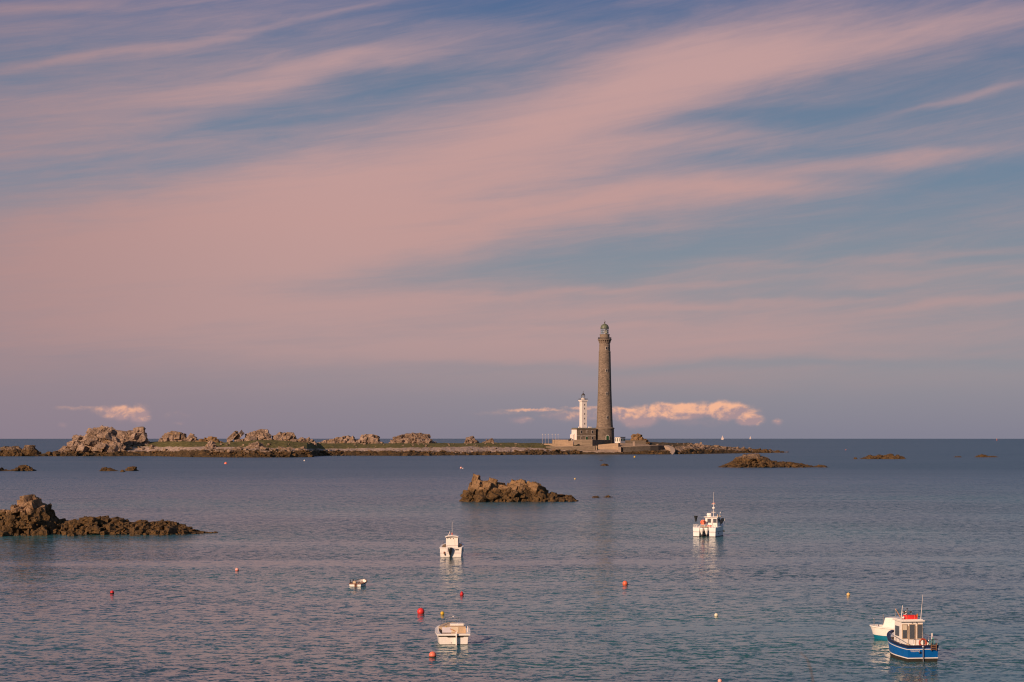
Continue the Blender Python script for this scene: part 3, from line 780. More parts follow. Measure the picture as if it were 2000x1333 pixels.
def build_terrain():
    m_, n_, bs = newmat('island_ground')
    geo = n_.new('ShaderNodeNewGeometry'); P = geo.outputs['Position']
    zone = n_.new('ShaderNodeAttribute', attribute_name='zone').outputs['Fac']
    heath = n_.new('ShaderNodeAttribute', attribute_name='heath').outputs['Fac']
    n1 = n_.noise(P, 0.05, 4.0, 0.6); n2 = n_.noise(P, 0.3, 5.0, 0.65); n3 = n_.noise(P, 1.3, 4.0, 0.7)
    zn = n_.add(zone, n_.mul(n_.sub(n2, 0.5), 0.6), n_.mul(n_.sub(n1, 0.5), 0.8))
    weed = n_.mix(n_.ss(n3, 0.35, 0.65), (0.030, 0.020, 0.010), (0.115, 0.068, 0.026))
    weed = n_.mix(n_.ss(n2, 0.5, 0.7), weed, (0.045, 0.032, 0.02))
    peb = n_.mix(n_.ss(n3, 0.3, 0.7), (0.27, 0.185, 0.135), (0.56, 0.41, 0.32))
    peb = n_.mix(n_.mul(n_.ss(n2, 0.52, 0.7), 0.5), peb, (0.15, 0.095, 0.055))
    tx, ty, tz = n_.sep(P)
    n4 = n_.noise(n_.xyz(n_.mul(tx, 0.10), n_.mul(ty, 0.7), n_.mul(tz, 0.7)), 1.0, 5.0, 0.65)
    peb = n_.mix(n_.mul(n_.ss(n4, 0.50, 0.66), 0.7), peb, (0.12, 0.080, 0.05))
    gra = n_.mix(n_.ss(n2, 0.35, 0.65), (0.085, 0.078, 0.020), (0.17, 0.138, 0.046))
    gra = n_.mix(n_.mul(n_.ss(n4, 0.48, 0.64), 0.6), gra, (0.105, 0.070, 0.026))
    gra = n_.mix(n_.mul(n_.ss(n3, 0.55, 0.7), 0.5), gra, (0.030, 0.034, 0.012))
    hea = n_.mix(n_.ss(n2, 0.38, 0.62), (0.05, 0.036, 0.018), (0.12, 0.08, 0.045))
    gra = n_.mix(heath, gra, hea)
    peb = n_.mix(n_.mul(heath, 0.75), peb, n_.mix(n_.ss(n3, 0.4, 0.62), (0.06, 0.04, 0.022), (0.26, 0.17, 0.11)))
    c = n_.mix(n_.ss(zn, 0.92, 1.10), weed, peb)
    c = n_.mix(n_.ss(zn, 1.94, 2.06), c, gra)
    n_.put(bs.inputs['Base Color'], c)
    bs.inputs['Roughness'].default_value = 0.95; bs.inputs['Specular IOR Level'].default_value = 0.2
    bp = n_.new('ShaderNodeBump'); bp.inputs['Strength'].default_value = 0.7; bp.inputs['Distance'].default_value = 0.8
    n_.l.new(n_.add(n_.mul(n2, 0.6), n_.mul(n3, 0.4)), bp.inputs['Height']); n_.l.new(bp.outputs[0], bs.inputs['Normal'])
    px = np.arange(70, 1541, 0.9)
    t = np.concatenate([np.arange(-6, 40, 0.7), np.arange(40, 125, 2.2), np.arange(125, 171, 4)])
    PX, T = np.meshgrid(px, t, indexing='ij')
    jag = 7.0 * fbm(PX / 45.0, PX * 0 + 3.3, None, 2, 5)
    D = shore(PX) + T + jag
    z = terrain_z(PX, T)
    xx = (PX - 1000) * D / F
    rocky = np.clip(1 - np.abs(T - 8) / 16, 0, 1)
    right = np.clip((PX - 1290) / 40, 0, 1)
    built = np.clip(1 - np.abs(PX - 1180) / 50, 0, 1) ** 0.3
    rocky = np.maximum(rocky, right * np.clip(1 - np.abs(T - 20) / 50, 0, 1)) * (1 - 0.75 * built)
    z = z + rocky * (0.9 * fbm(xx / 3.0, D / 3.0, None, 4, 21) + 0.5 * np.abs(fbm(xx / 1.4, D / 1.4, None, 3, 44)))
    z = z + 0.18 * fbm(xx / 2.2, D / 2.2, None, 3, 61) * (T > 14) * (1 - built)
    z = z + 0.35 * fbm(xx / 16.0, D / 16.0, None, 3, 77) * np.clip((T - 20) / 30, 0, 1) * (1 - built)
    V = np.stack([xx, D, z], -1).reshape(-1, 3)
    nr, nc = PX.shape
    idx = np.arange(nr * nc).reshape(nr, nc)
    Q = np.stack([idx[:-1, :-1], idx[1:, :-1], idx[1:, 1:], idx[:-1, 1:]], -1).reshape(-1, 4)
    o = mesh_np('terrain', V, Q, m_, smooth=True)
    zon = np.interp(T, [-6, 14, 34, 60], [0.2, 1.0, 2.0, 3.0])
    a = o.data.attributes.new('zone', 'FLOAT', 'POINT'); a.data.foreach_set('value', zon.astype(np.float32).ravel())
    hz = np.clip((PX - 1180) / 60, 0, 1) * 0.95
    a = o.data.attributes.new('heath', 'FLOAT', 'POINT'); a.data.foreach_set('value', hz.astype(np.float32).ravel())
    tag(o, 'low island with grassy top, pebble beach and weedy shore', 'island', kind='structure')


build_terrain()

# boulders of the foreshore: nobody could count them
def shore_boulders():
    rng = random.Random(5); parts = []
    for q in range(1500):
        u = rng.random()
        px = rng.uniform(90, 1535)
        if 1135 < px < 1214: continue
        if 1214 < px < 1325 and rng.random() < 0.2: continue
        big = rng.random() < 0.10
        t = rng.uniform(-3, 16) if rng.random() < 0.84 else rng.uniform(14, 60)
        if px > 1330: t = rng.uniform(-2, 60)
        if 300 < px < 615 and rng.random() < 0.5: t = rng.uniform(-2, 20); big = rng.random() < 0.3
        if px < 300: t = rng.uniform(-2, 50); big = rng.random() < 0.25
        d = float(shore(px)) + t
        r = rng.uniform(0.35, 0.95) * (2.3 if big else 1.0)
        z = float(terrain_z(np.array([px]), np.array([t]))[0])
        parts.append(chunk(rng, (X(px, d), d, z + r * 0.25), (r * 1.3, r, r * 0.75), 2, 8, 0.12, q))
    V, Q = joined(parts)
    tag(mesh_np('shore_boulders', V, Q, granite('foreshore_rock', mid=(0.15, 0.10, 0.062), hi=(0.33, 0.225, 0.155), weed_z=3.2, lichen=0.2, scale=0.6), smooth=False),
        'brown boulders and weed strewn along the island foreshore', 'boulders', kind='stuff')


shore_boulders()


def crag(label, sil, dback, n, seed, depth=7.0, base=None, mat=None, **kw):
    cx = 0.5 * (sil[0][0] + sil[-1][0])
    d = float(shore(cx)) + dback
    b = base if base is not None else max(p[1] for p in sil) + 6
    kw['rmin'] = kw.get('rmin', 0.8) * 1.35; kw['rmax'] = kw.get('rmax', 2.8) * 1.3; kw.setdefault('core', 0.86); n = max(5, int(n * 0.8))
    outcrop('rock_outcrop', label, 'rock', sil, d, depth, n, seed, mat or M_ROCK_FAR, base=b, group='granite outcrops on the island', sub=3, **kw)


crag('largest granite crag, the jagged heap at the left end of the island',
     [(104, 887), (113, 881), (118, 875), (130, 872), (133, 868), (141, 863), (141, 852), (150, 850), (156, 854), (166, 852), (170, 838), (180, 836), (190, 838), (205, 834), (218, 836), (224, 840), (226, 848), (233, 853), (233, 860), (240, 868)], 30, 40, 101, depth=13, base=890, rmin=1.2, rmax=4.2, front=3)
crag('second granite crag, right beside the largest one',
     [(222, 866), (226, 846), (233, 841), (246, 843), (258, 842), (262, 836), (275, 835), (284, 838), (286, 845), (285, 855), (290, 866)], 52, 20, 103, depth=10, base=876, rmin=1.2, rmax=4.0, front=3)
crag('broad domed boulder with a pale left flank, behind the grass',
     [(312, 862), (314, 855), (320, 850), (325, 846), (340, 842.5), (355, 846), (362, 846.5), (365, 853), (366, 863)], 92, 14, 105, rmin=1.4, rmax=3.4)
crag('small two lobed boulder standing just right of the broad domed one', [(365, 863), (367, 850), (371, 846), (380, 847), (382, 852), (386, 856), (388, 864)], 88, 8, 107, rmin=1.0, rmax=2.4, depth=4)
crag('low orange lichened rock behind the grey shore stack', [(386, 864), (389, 857), (395, 853), (405, 856), (410, 853), (420, 851), (425, 856), (433, 864)], 82, 10, 109, mat=M_ROCK_MID, rmin=0.9, rmax=2.2, depth=5)
crag('grey layered stack standing on the pebble beach', [(401, 880), (403, 866), (408, 862), (418, 862), (422, 866), (424, 880)], 30, 8, 111, depth=4, base=884, rmin=0.8, rmax=2.0)
def tilted_slab():
    rng = random.Random(113); parts = []
    d = float(shore(458)) + 86; kk = d / F
    for q, (ax, ay, bx, by, th, dy) in enumerate(((442, 864, 464, 842.5, 2.0, 0.0), (456, 864, 474, 841.5, 1.9, 2.2))):
        V, Fc = chunk(rng, (0, 0, 0), (1, 1, 1), 4, 9, 0.10, 400 + q, np.eye(3))
        V = V / np.abs(V).max(axis=0)
        L = math.hypot(bx - ax, by - ay) * kk / 2; a = math.atan2(ay - by, bx - ax)
        V = V * np.array([L, 2.6, th])
        V = np.stack([V[:, 0] * math.cos(a) - V[:, 2] * math.sin(a), V[:, 1], V[:, 0] * math.sin(a) + V[:, 2] * math.cos(a)], -1)
        parts.append((V + np.array([X((ax + bx) / 2, d), d + dy, Z((ay + by) / 2, d)]), Fc))
    for px, py, r in ((474, 863, 1.9), (480, 864, 1.4), (448, 864, 1.6), (464, 864, 2.2)):
        parts.append(chunk(rng, (X(px, d), d + 1, Z(py, d)), (r * 1.2, r, r), 3, 9, 0.12, int(px)))
    V, Q = joined(parts)
    tag(mesh_np('rock_outcrop', V, Q, M_ROCK_FAR, smooth=False), 'pale tilted slab of granite leaning to the right', 'rock', 'granite outcrops on the island')


tilted_slab()
crag('square topped crag of piled blocks behind the beach boulders', [(479, 860), (480, 850), (490, 845), (500, 843), (505, 840), (520, 840), (527, 844), (530, 855), (531, 861)], 92, 16, 115, rmin=1.0, rmax=2.4)
crag('wide rounded crag with upright cracks, next right of the square topped one', [(530, 862), (532, 856), (537, 849), (550, 846), (565, 844), (577, 847), (580, 856), (582, 865)], 92, 14, 117, rmin=1.0, rmax=2.6)
crag('low pale rocks in a short row, right of the rounded crag', [(581, 864), (583, 856.5), (588, 854), (600, 857), (603, 854), (610, 856), (616, 861), (619, 865)], 95, 9, 119, depth=4, rmin=0.7, rmax=1.8)
crag('pale heap of round boulders on the shore in front of the grass', [(479, 881), (482, 871), (488, 866), (494, 862), (498, 858.5), (506, 858.5), (508, 865), (515, 868), (521, 881)], 26, 12, 121, depth=5, base=885, rmin=0.8, rmax=2.2, rough=0.06)
crag('long low sloping rock near the middle of the island', [(621, 865), (640, 859.5), (655, 856), (672, 852.5), (685, 851), (693, 855), (699, 859), (704, 866)], 100, 16, 123, rmin=0.9, rmax=2.4)
crag('knobbly rock with a flat overhanging top, right of the sloping one', [(694, 865), (699, 858), (706, 853), (714, 848.5), (727, 849), (738, 850), (741, 857), (746, 866)], 96, 13, 125, rmin=1.0, rmax=2.4)
crag('broad pale rock with rubble at its foot, mid island', [(763, 866), (769, 853), (777, 852.5), (784, 850), (800, 848), (815, 845), (825, 847), (838, 848.5), (841, 856), (850, 866)], 96, 20, 127, rmin=1.0, rmax=2.6)
crag('isolated conical boulder left of the flagpoles', [(906, 866), (910, 856.5), (918, 852), (925, 853), (932, 858.5), (937, 866)], 96, 9, 129, depth=5, rmin=1.0, rmax=2.4)
crag('flat grey boulder just right of the conical one', [(945, 866), (949, 858.5), (957, 857.5), (964, 860.5), (969, 867)], 94, 6, 131, depth=4, rmin=0.8, rmax=1.8)
crag('orange granite rock behind the lighthouse wall', [(1231, 864), (1234, 851), (1240, 848.5), (1248, 848), (1254, 851), (1261, 856), (1267, 864)], 58, 13, 133, depth=6, base=870, mat=M_ROCK_MID, rmin=1.0, rmax=2.6)
crag('rough heap of pale rocks on the brown point beyond the ramp', [(1344, 874), (1350, 867), (1358, 868.5), (1368, 864), (1375, 867), (1380, 875)], 36, 10, 135, depth=5, base=882, rmin=0.8, rmax=1.8)
crag('dark weedy ledge on the shore below the round boulders', [(458, 893), (463, 886), (470, 880), (480, 879), (490, 881), (500, 886), (505, 893)], 6, 12, 137, depth=5, base=896, mat=M_ROCK_REEF, rmin=0.7, rmax=1.8)
crag('dark weedy rock at the corner where the shore steps back', [(576, 892), (583, 884), (592, 879), (603, 880), (610, 886), (613, 893)], 4, 10, 139, depth=5, base=896, mat=M_ROCK_REEF, rmin=0.7, rmax=1.8)
crag('low brown knoll of rock halfway along the right point', [(1478, 884), (1484, 879), (1492, 878), (1500, 881), (1506, 884)], 10, 8, 141, depth=4, base=888, mat=M_ROCK_REEF, rmin=0.7, rmax=1.6)
crag('last low rock at the far right tip of the island', [(1507, 885), (1513, 880.5), (1520, 880), (1526, 882), (1530, 881), (1533, 885)], 8, 7, 143, depth=4, base=888, mat=M_ROCK_REEF, rmin=0.6, rmax=1.5)

# ------------------------------------------------------------------ big lighthouse
YAW = math.radians(25)
def big_lighthouse():
    d = 1585.0; kk = d / F
    gz = Z(866, d)
    root = thing('lighthouse', 'tall tapering grey granite lighthouse with green dome', 'lighthouse', (X(1181, d), d, gz), math.radians(15))
    z = lambda py: Z(py, d) - gz
    # masonry
    MB().lathe([(18.5 * kk, -1.0), (18.5 * kk, z(862)), (18.15 * kk, z(838.5))], n=64).build('base_drum', M_DRUM, root)
    MB().lathe([(18.2 * kk, z(838.6)), (19.2 * kk, z(837.9)), (19.3 * kk, z(836.3)), (17.2 * kk, z(835.6)), (16.2 * kk, z(835.2))], n=64, smooth=False).build('cornice', M_ASHLAR, root)
    prof = [(16.5, 836), (15.8, 830), (15.25, 818), (14.6, 800), (13.85, 780), (13.3, 765), (12.75, 745), (12.2, 722), (11.75, 700), (11.5, 689)]
    MB().lathe([(r * kk, z(p)) for r, p in prof], n=64).build('shaft', M_TOWER, root)
    MB().lathe([(11.5 * kk, z(689)), (11.8 * kk, z(688.6)), (11.8 * kk, z(687.2)), (10.9 * kk, z(686.8)), (10.5 * kk, z(675.2)), (10.8 * kk, z(674.6)), (10.8 * kk, z(673.6)), (10.2 * kk, z(673.2)), (10.2 * kk, z(664.6))], n=64, smooth=False).build('frieze', M_ASHLAR, root)
    for i in range(18):
        a = 2 * math.pi * (i + 0.5) / 18
        mb = MB()
        r0, r1 = 10.15 * kk, 12.9 * kk
        pf = [(r0, z(671.5)), (r0 + 0.35, z(670.8)), (r1 - 0.35, z(666.8)), (r1, z(664.9)), (r0, z(664.9))]
        w = 0.36
        ca, sa = math.cos(a), math.sin(a)
        P1 = [(r * ca - w * sa, r * sa + w * ca, zz) for r, zz in pf]; P2 = [(r * ca + w * sa, r * sa - w * ca, zz) for r, zz in pf]
        mb.add(P1 + P2, [(0, 1, 2, 3, 4), (9, 8, 7, 6, 5)] + [(q, (q + 1) % 5, 5 + (q + 1) % 5, 5 + q) for q in range(5)])
        mb.build('corbel', M_ASHLAR, root)
    MB().lathe([(10.1 * kk, z(664.85)), (13.3 * kk, z(664.85)), (13.6 * kk, z(664.0)), (13.6 * kk, z(662.8)), (9.6 * kk, z(662.6))], n=64, smooth=False).build('gallery', M_ASHLAR, root)
    rl = MB()
    for pr in (661.4, 659.8): rl.torus((0, 0, z(pr)), 12.9 * kk, 0.12, 'Z', 48, 6)
    for i in range(40):
        a = 2 * math.pi * i / 40
        rl.tube([(12.9 * kk * math.cos(a), 12.9 * kk * math.sin(a), z(662.7)), (12.9 * kk * math.cos(a), 12.9 * kk * math.sin(a), z(659.8))], 0.08, 5)
    rl.build('railing', M_DKZINC, root)
    MB().lathe([(9.5 * kk, z(662.6)), (9.4 * kk, z(655.0)), (9.9 * kk, z(654.6)), (9.9 * kk, z(653.4)), (7.0 * kk, z(653.2))], n=48, smooth=False).build('watch_room', M_ASHLAR, root)
    MB().lathe([(7.5 * kk, z(653.3)), (7.5 * kk, z(642.2))], n=32).build('lantern_glass', M_LANT, root)
    lb = MB()
    for i in range(12):
        a = 2 * math.pi * i / 12
        lb.tube([(7.6 * kk * math.cos(a), 7.6 * kk * math.sin(a), z(653.3)), (7.6 * kk * math.cos(a), 7.6 * kk * math.sin(a), z(642.2))], 0.09, 5)
    for pr in (649.6, 646): lb.torus((0, 0, z(pr)), 7.6 * kk, 0.07, 'Z', 40, 5)
    lb.build('lantern_frame', M_DKZINC, root)
    a = math.radians(-100)
    MB().lathe([(0.3, z(653.2)), (1.0, z(652)), (1.25, z(649)), (1.2, z(646)), (0.7, z(644)), (0.2, z(643))], (0.8, -0.6, 0), 16).build('lamp', M_BUOYW, root)
    MB().lathe([(8.3 * kk, z(642.4)), (8.4 * kk, z(641.4)), (8.2 * kk, z(641.0)), (8.0 * kk, z(639.2)), (7.0 * kk, z(636.6)), (5.2 * kk, z(634.6)), (3.0 * kk, z(633.4)), (1.2 * kk, z(632.8)), (0.9 * kk, z(631.4)), (0.05, z(631.2))], n=40).build('dome', M_COPPER, root)
    fn = MB().tube([(0, 0, z(631.5)), (0, 0, z(625))], 0.1, 6, 0.05)
    fn.ball((0, 0, z(630.2)), 0.45, n=10, m=6)
    fn.add([(-0.1, -0.08, z(629.8)), (0.9, -0.08, z(629.2)), (1.0, -0.08, z(628.4)), (0.1, -0.08, z(628.8)), (-0.1, 0.08, z(629.8)), (0.9, 0.08, z(629.2)), (1.0, 0.08, z(628.4)), (0.1, 0.08, z(628.8))],
           [(0, 1, 2, 3), (7, 6, 5, 4), (0, 4, 5, 1), (1, 5, 6, 2), (2, 6, 7, 3), (3, 7, 4, 0)])
    fn.build('finial', M_DKZINC, root)
    # windows one above the other on the entrance side
    rr = lambda py: float(np.interp(py, [p for _, p in prof][::-1], [r for r, _ in prof][::-1])) * kk
    for py, r in ((681, 10.75 * kk), (724.5, rr(724.5)), (769.5, rr(769.5)), (816, rr(816))):
        h_ = 4.6 * kk / 2
        MB().box((0, -r - 0.02, z(py)), (1.55, 0.5, h_ * 2 + 0.7)).build('window_surround', M_TRIM, root)
        MB().box((0.0, -r - 0.12, z(py)), (0.95, 0.5, h_ * 2 - 0.05)).build('window', M_DARKW, root)
    # arched doorway
    def arch(w, h_, y0, th, zb):
        pts = [(-w / 2, zb), (w / 2, zb), (w / 2, zb + h_ - w / 2)] + [(w / 2 * math.cos(t), zb + h_ - w / 2 + w / 2 * math.sin(t)) for t in np.linspace(0, math.pi, 10)[1:-1]] + [(-w / 2, zb + h_ - w / 2)]
        n = len(pts)
        mb = MB()
        mb.add([(x, y0, zz) for x, zz in pts] + [(x, y0 + th, zz) for x, zz in pts], [tuple(range(n)), tuple(range(2 * n - 1, n - 1, -1))] + [(q, (q + 1) % n, n + (q + 1) % n, n + q) for q in range(n)])
        return mb
    dr = 18.3 * kk
    arch(2.9, 4.5, -dr - 0.30, 1.2, z(861.5)).build('door_arch', M_TRIM, root)
    dd = arch(2.0, 3.9, -dr - 0.36, 0.5, z(861.5)).build('door', M_GREEND, root)
    MB().box((0.0, -dr - 0.40, z(861.5) + 1.5), (0.09, 0.06, 3.0)).build('door_seam', M_DARKW, dd)
    return root


big_lighthouse()


def house_and_white_tower():
    A = Vector((X(1126.5, 1572), 1572.0, 0)); kk = 1574 / F
    zr = lambda py: Z(py, 1574)
    gz = zr(862)
    root = thing('keepers_house', 'two storey stone keepers house with whitewashed end wall, beside the tall lighthouse', 'house', (A.x, A.y, gz), YAW)
    z = lambda py: zr(py) - gz
    L, W = 15.6, 8.2
    MB().box((L / 2 + 0.13, W / 2, z(839.2) / 2 - 0.4), (L - 0.26, W, z(839.2) + 0.8)).build('wall', M_HOUSE, root)
    MB().box((0.0, W / 2, z(839.2) / 2 - 0.4), (0.25, W, z(839.2) + 0.8)).build('end_wall', M_LIMEW, root)
    MB().box((L / 2, W / 2, z(838.3)), (L + 0.7, W + 0.7, 0.75)).build('cornice', M_WALLD, root)
    MB().box((L / 2 + 0.2, W / 2, z(836.7)), (L - 0.2, W - 0.5, 0.6)).build('roof', M_ROOFG, root)
    MB().box((L / 2, 0.0, z(851.2)), (L - 0.4, 0.16, 0.28)).build('string_course', M_TRIM, root)
    def win(lx, py0, py1, w, mat, nm='window'):
        h_ = (py1 - py0) * kk
        zc = z((py0 + py1) / 2)
        f_ = MB().box((lx, 0.0, zc), (w + 0.5, 0.20, h_ + 0.5)).build(nm, M_TRIM, root)
        MB().box((lx, -0.08, zc), (w, 0.14, h_)).build('pane', mat, f_)
    s = lambda px: (px - 1126.5) * kk / math.cos(YAW) * 1.005
    win(s(1135.3), 841.4, 846.6, 1.0, M_DARKW); win(s(1157.2), 841.4, 846.6, 1.0, M_DARKW); win(s(1146.5), 841.2, 845.8, 1.0, M_HOUSE, 'blind_window')
    win(s(1135.5), 853.2, 858, 1.0, M_HOUSE, 'blind_window'); win(s(1157.2), 853.8, 857.8, 1.3, M_DARKW)
    lx = s(1146.2)
    w, h_ = 1.5, 3.1
    pts = [(-w / 2, 0), (w / 2, 0), (w / 2, h_ - w / 2)] + [(w / 2 * math.cos(t), h_ - w / 2 + w / 2 * math.sin(t)) for t in np.linspace(0, math.pi, 8)[1:-1]] + [(-w / 2, h_ - w / 2)]
    n = len(pts)
    for nm, sc, yo, mat in (('door_surround', 1.3, -0.10, M_TRIM), ('door', 1.0, -0.16, M_GREEND)):
        MB().add([(lx + x * sc, yo, zz * (1 + (sc - 1) * 0.4) + 0.3) for x, zz in pts] + [(lx + x * sc, 0.05, zz * (1 + (sc - 1) * 0.4) + 0.3) for x, zz in pts],
                 [tuple(range(n)), tuple(range(2 * n - 1, n - 1, -1))] + [(q, (q + 1) % n, n + (q + 1) % n, n + q) for q in range(n)]).build(nm, mat, root)
    # lean-to on the white end, and small white roof curbs
    MB().prism([(-1.7, 2.6), (-0.13, 2.6), (-0.13, 7.4), (-1.7, 7.4)], -0.8, z(850)).build('lean_to', M_LIMEW, root)
    MB().add([(-1.8, 2.5, z(850)), (-0.13, 2.5, z(846.5)), (-0.13, 7.5, z(846.5)), (-1.8, 7.5, z(850)), (-1.8, 2.5, z(850.5)), (-0.13, 2.5, z(850.5)), (-0.13, 7.5, z(850.5)), (-1.8, 7.5, z(850.5))],
             [(0, 1, 2, 3), (7, 6, 5, 4), (0, 4, 5, 1), (1, 5, 6, 2), (2, 6, 7, 3), (3, 7, 4, 0)]).build('lean_to_roof', M_LIMEW, root)
    MB().box((3.2, 2.2, z(835.0)), (1.4, 1.2, 0.9)).build('skylight', M_LIMEW, root)
    MB().box((12.0, 2.4, z(835.0)), (2.0, 1.4, 0.9)).build('skylight', M_LIMEW, root)
    # white tower rising through the roof
    S = 4.15
    c, s_ = math.cos(YAW), math.sin(YAW)
    lx, ly = 5.75 + S / 2, 3.0 + S / 2
    wp = (A.x + lx * c - ly * s_, A.y + lx * s_ + ly * c)
    z0 = zr(836.0)
    d2 = wp[1]; k2 = d2 / F
    t = thing('lighthouse', 'short white square lighthouse with dark cap, rising from the house roof', 'lighthouse', (wp[0], wp[1], z0), YAW)
    zz = lambda py: Z(py, d2) - z0
    mb = MB(); hb, ht = S / 2, S / 2 * 0.95
    mb.add([(-hb, -hb, 0), (hb, -hb, 0), (hb, hb, 0), (-hb, hb, 0), (-ht, -ht, zz(785)), (ht, -ht, zz(785)), (ht, ht, zz(785)), (-ht, ht, zz(785))],
           [(3, 2, 1, 0), (4, 5, 6, 7), (0, 1, 5, 4), (1, 2, 6, 5), (2, 3, 7, 6), (3, 0, 4, 7)])
    mb.build('shaft', M_LIMEW, t)
    g = MB().box((0, 0, zz(784.2)), (S + 0.5, S + 0.5, 0.6)); g.box((0, 0, zz(782.6)), (S + 1.1, S + 1.1, 0.7)); g.build('gallery', M_LIMEW, t)
    r = MB()
    hg = (S + 0.9) / 2
    for e in range(4):
        m4 = Matrix.Rotation(e * math.pi / 2, 3, 'Z')
        for pr in (780.4, 779.2): r.tube([m4 @ Vector((-hg, -hg, zz(pr))), m4 @ Vector((hg, -hg, zz(pr)))], 0.06, 5)
        for q in range(8):
            x = -hg + 2 * hg * q / 8
            r.tube([m4 @ Vector((x, -hg, zz(782))), m4 @ Vector((x, -hg, zz(779.2)))], 0.05, 4)
    r.build('railing', M_DKZINC, t)
    MB().lathe([(4.1 * k2, zz(782)), (4.0 * k2, zz(778.6)), (4.3 * k2, zz(778.3)), (4.2 * k2, zz(777.9)), (3.0 * k2, zz(777.8))], n=28, smooth=False).build('watch_room', M_LIMEW, t)
    MB().lathe([(3.55 * k2, zz(777.8)), (3.55 * k2, zz(772.4))], n=24).build('lantern_glass', M_LANT, t)
    lb = MB()
    for i in range(8):
        a = 2 * math.pi * i / 8
        lb.tube([(3.6 * k2 * math.cos(a), 3.6 * k2 * math.sin(a), zz(777.8)), (3.6 * k2 * math.cos(a), 3.6 * k2 * math.sin(a), zz(772.4))], 0.07, 5)
    lb.build('lantern_frame', M_DKZINC, t)
    MB().lathe([(3.9 * k2, zz(772.6)), (3.9 * k2, zz(772.1)), (3.3 * k2, zz(771.2)), (1.9 * k2, zz(769.6)), (0.9 * k2, zz(768.7)), (0.8 * k2, zz(767.6)), (0.05, zz(767.2))], n=24).build('cap', M_DKZINC, t)
    MB().tube([(0, 0, zz(767.4)), (0, 0, zz(763.6))], 0.09, 6, 0.04).ball((0, 0, zz(765.2)), 0.22, n=8, m=6).build('finial', M_DKZINC, t)
    for py in (791, 798.5, 809, 818, 828):
        f_ = (zz(py)) / zz(785); yy = -(hb + (ht - hb) * f_)
        MB().box((0.15, yy, zz(py)), (0.55, 0.12, 1.25)).build('window', M_DARKW, t)


house_and_white_tower()


# ------------------------------------------------------------------ walls, quay, ramp, hut, poles of the lighthouse station
def wallrun(name, label, cat, pts, thick, mat, cap=None, cnt=None):
    """a wall along pts = (photo column, distance, row of its top, row of its foot)"""
    P = [Vector((X(px, d), d)) for px, d, _, _ in pts]
    mb = MB(); n = len(P)
    fr, bk = [], []
    for i in range(n):
        dr = (P[min(i + 1, n - 1)] - P[max(i - 1, 0)]).normalized()
        nm = Vector((-dr.y, dr.x))
        if nm.y < 0: nm = -nm
        fr.append(P[i]); bk.append(P[i] + nm * thick)
    z1 = [Z(t, d) for _, d, t, _ in pts]; z0 = [Z(b, d) for _, d, _, b in pts]
    vs = []
    for i in range(n): vs += [(fr[i].x, fr[i].y, z0[i]), (fr[i].x, fr[i].y, z1[i]), (bk[i].x, bk[i].y, z1[i]), (bk[i].x, bk[i].y, z0[i])]
    fs = []
    for i in range(n - 1):
        for q in range(4): fs.append((4 * i + q, 4 * (i + 1) + q, 4 * (i + 1) + (q + 1) % 4, 4 * i + (q + 1) % 4))
    fs += [(0, 1, 2, 3), (4 * n - 1, 4 * n - 2, 4 * n - 3, 4 * n - 4)]
    mb.add(vs, fs)
    o = mb.build(name, mat)
    tag(o, label, cat)
    if cap:
        cb = MB(); vs = []
        for i in range(n):
            dv = (bk[i] - fr[i]).normalized() * 0.12
            a, b = fr[i] - dv, bk[i] + dv
            vs += [(a.x, a.y, z1[i] + 0.003), (a.x, a.y, z1[i] + 0.3), (b.x, b.y, z1[i] + 0.3), (b.x, b.y, z1[i] + 0.003)]
        cb.add(vs, fs); cb.build('coping', cap, o)
    return o


wallrun('garden_wall', 'low pale wall left of the keepers house', 'wall', [(1078, 1576, 860, 868), (1110, 1570, 860, 868)], 0.6, M_WALL, M_CONC)
wallrun('ramp_wall', 'long low pale wall rising to a square end block below the house', 'wall', [(1062, 1560, 867, 876), (1102, 1556, 866.8, 876), (1111, 1554.5, 861.5, 876), (1119.5, 1553.5, 860.4, 876)], 1.2, M_WALL)
wallrun('enclosure_wall', 'cornered wall round the foot of the lighthouse', 'wall', [(1121, 1563, 860.2, 870), (1157, 1551, 860.2, 872), (1193, 1570, 860.6, 872)], 0.8, M_WALLD, M_CONC)
wallrun('sea_wall', 'grey lower sea wall along the landing', 'wall', [(1066, 1541, 873.6, 879), (1100, 1540, 872.8, 880), (1162.5, 1540, 872.2, 880)], 1.0, M_WALLD, M_CONC)
wallrun('sea_wall', 'tall pale sea wall stepping up above the slipway', 'wall', [(1168, 1549, 869.2, 880), (1188, 1545, 867.2, 880), (1207.5, 1541, 865.6, 881)], 3.0, M_WALL)
wallrun('terrace_wall', 'long bright terrace wall above the dark quay', 'wall', [(1208.5, 1547, 865.4, 877), (1240, 1552, 866.8, 877), (1268, 1558, 868.2, 877)], 2.0, M_CONC)
wallrun('yard_wall', 'dark plain wall beside the small white hut', 'wall', [(1221.5, 1566, 860.3, 868), (1262, 1571, 860.6, 868)], 0.5, M_WALLD)
wallrun('stone_stair', 'dark stone stair climbing to the white end of the house', 'stair', [(1106, 1571, 862.4, 868), (1110, 1571, 860.2, 868), (1116.4, 1572, 856, 868)], 1.6, M_QUAY)
wallrun('quay', 'dark curved stone quay with weed at its foot', 'quay', [(1213.2, 1538, 873.2, 892), (1232, 1538, 872.6, 892), (1250, 1539, 872.0, 892), (1270, 1541, 871.4, 892), (1286, 1546, 870.9, 892), (1298, 1556, 870.8, 892)], 7.0, M_QUAY, M_CONC)
wallrun('quay_stairhead', 'pale block end of the quay next to the slipway', 'quay', [(1207.6, 1536, 873.2, 892), (1212.9, 1536, 873.0, 892)], 4.0, M_CONC)
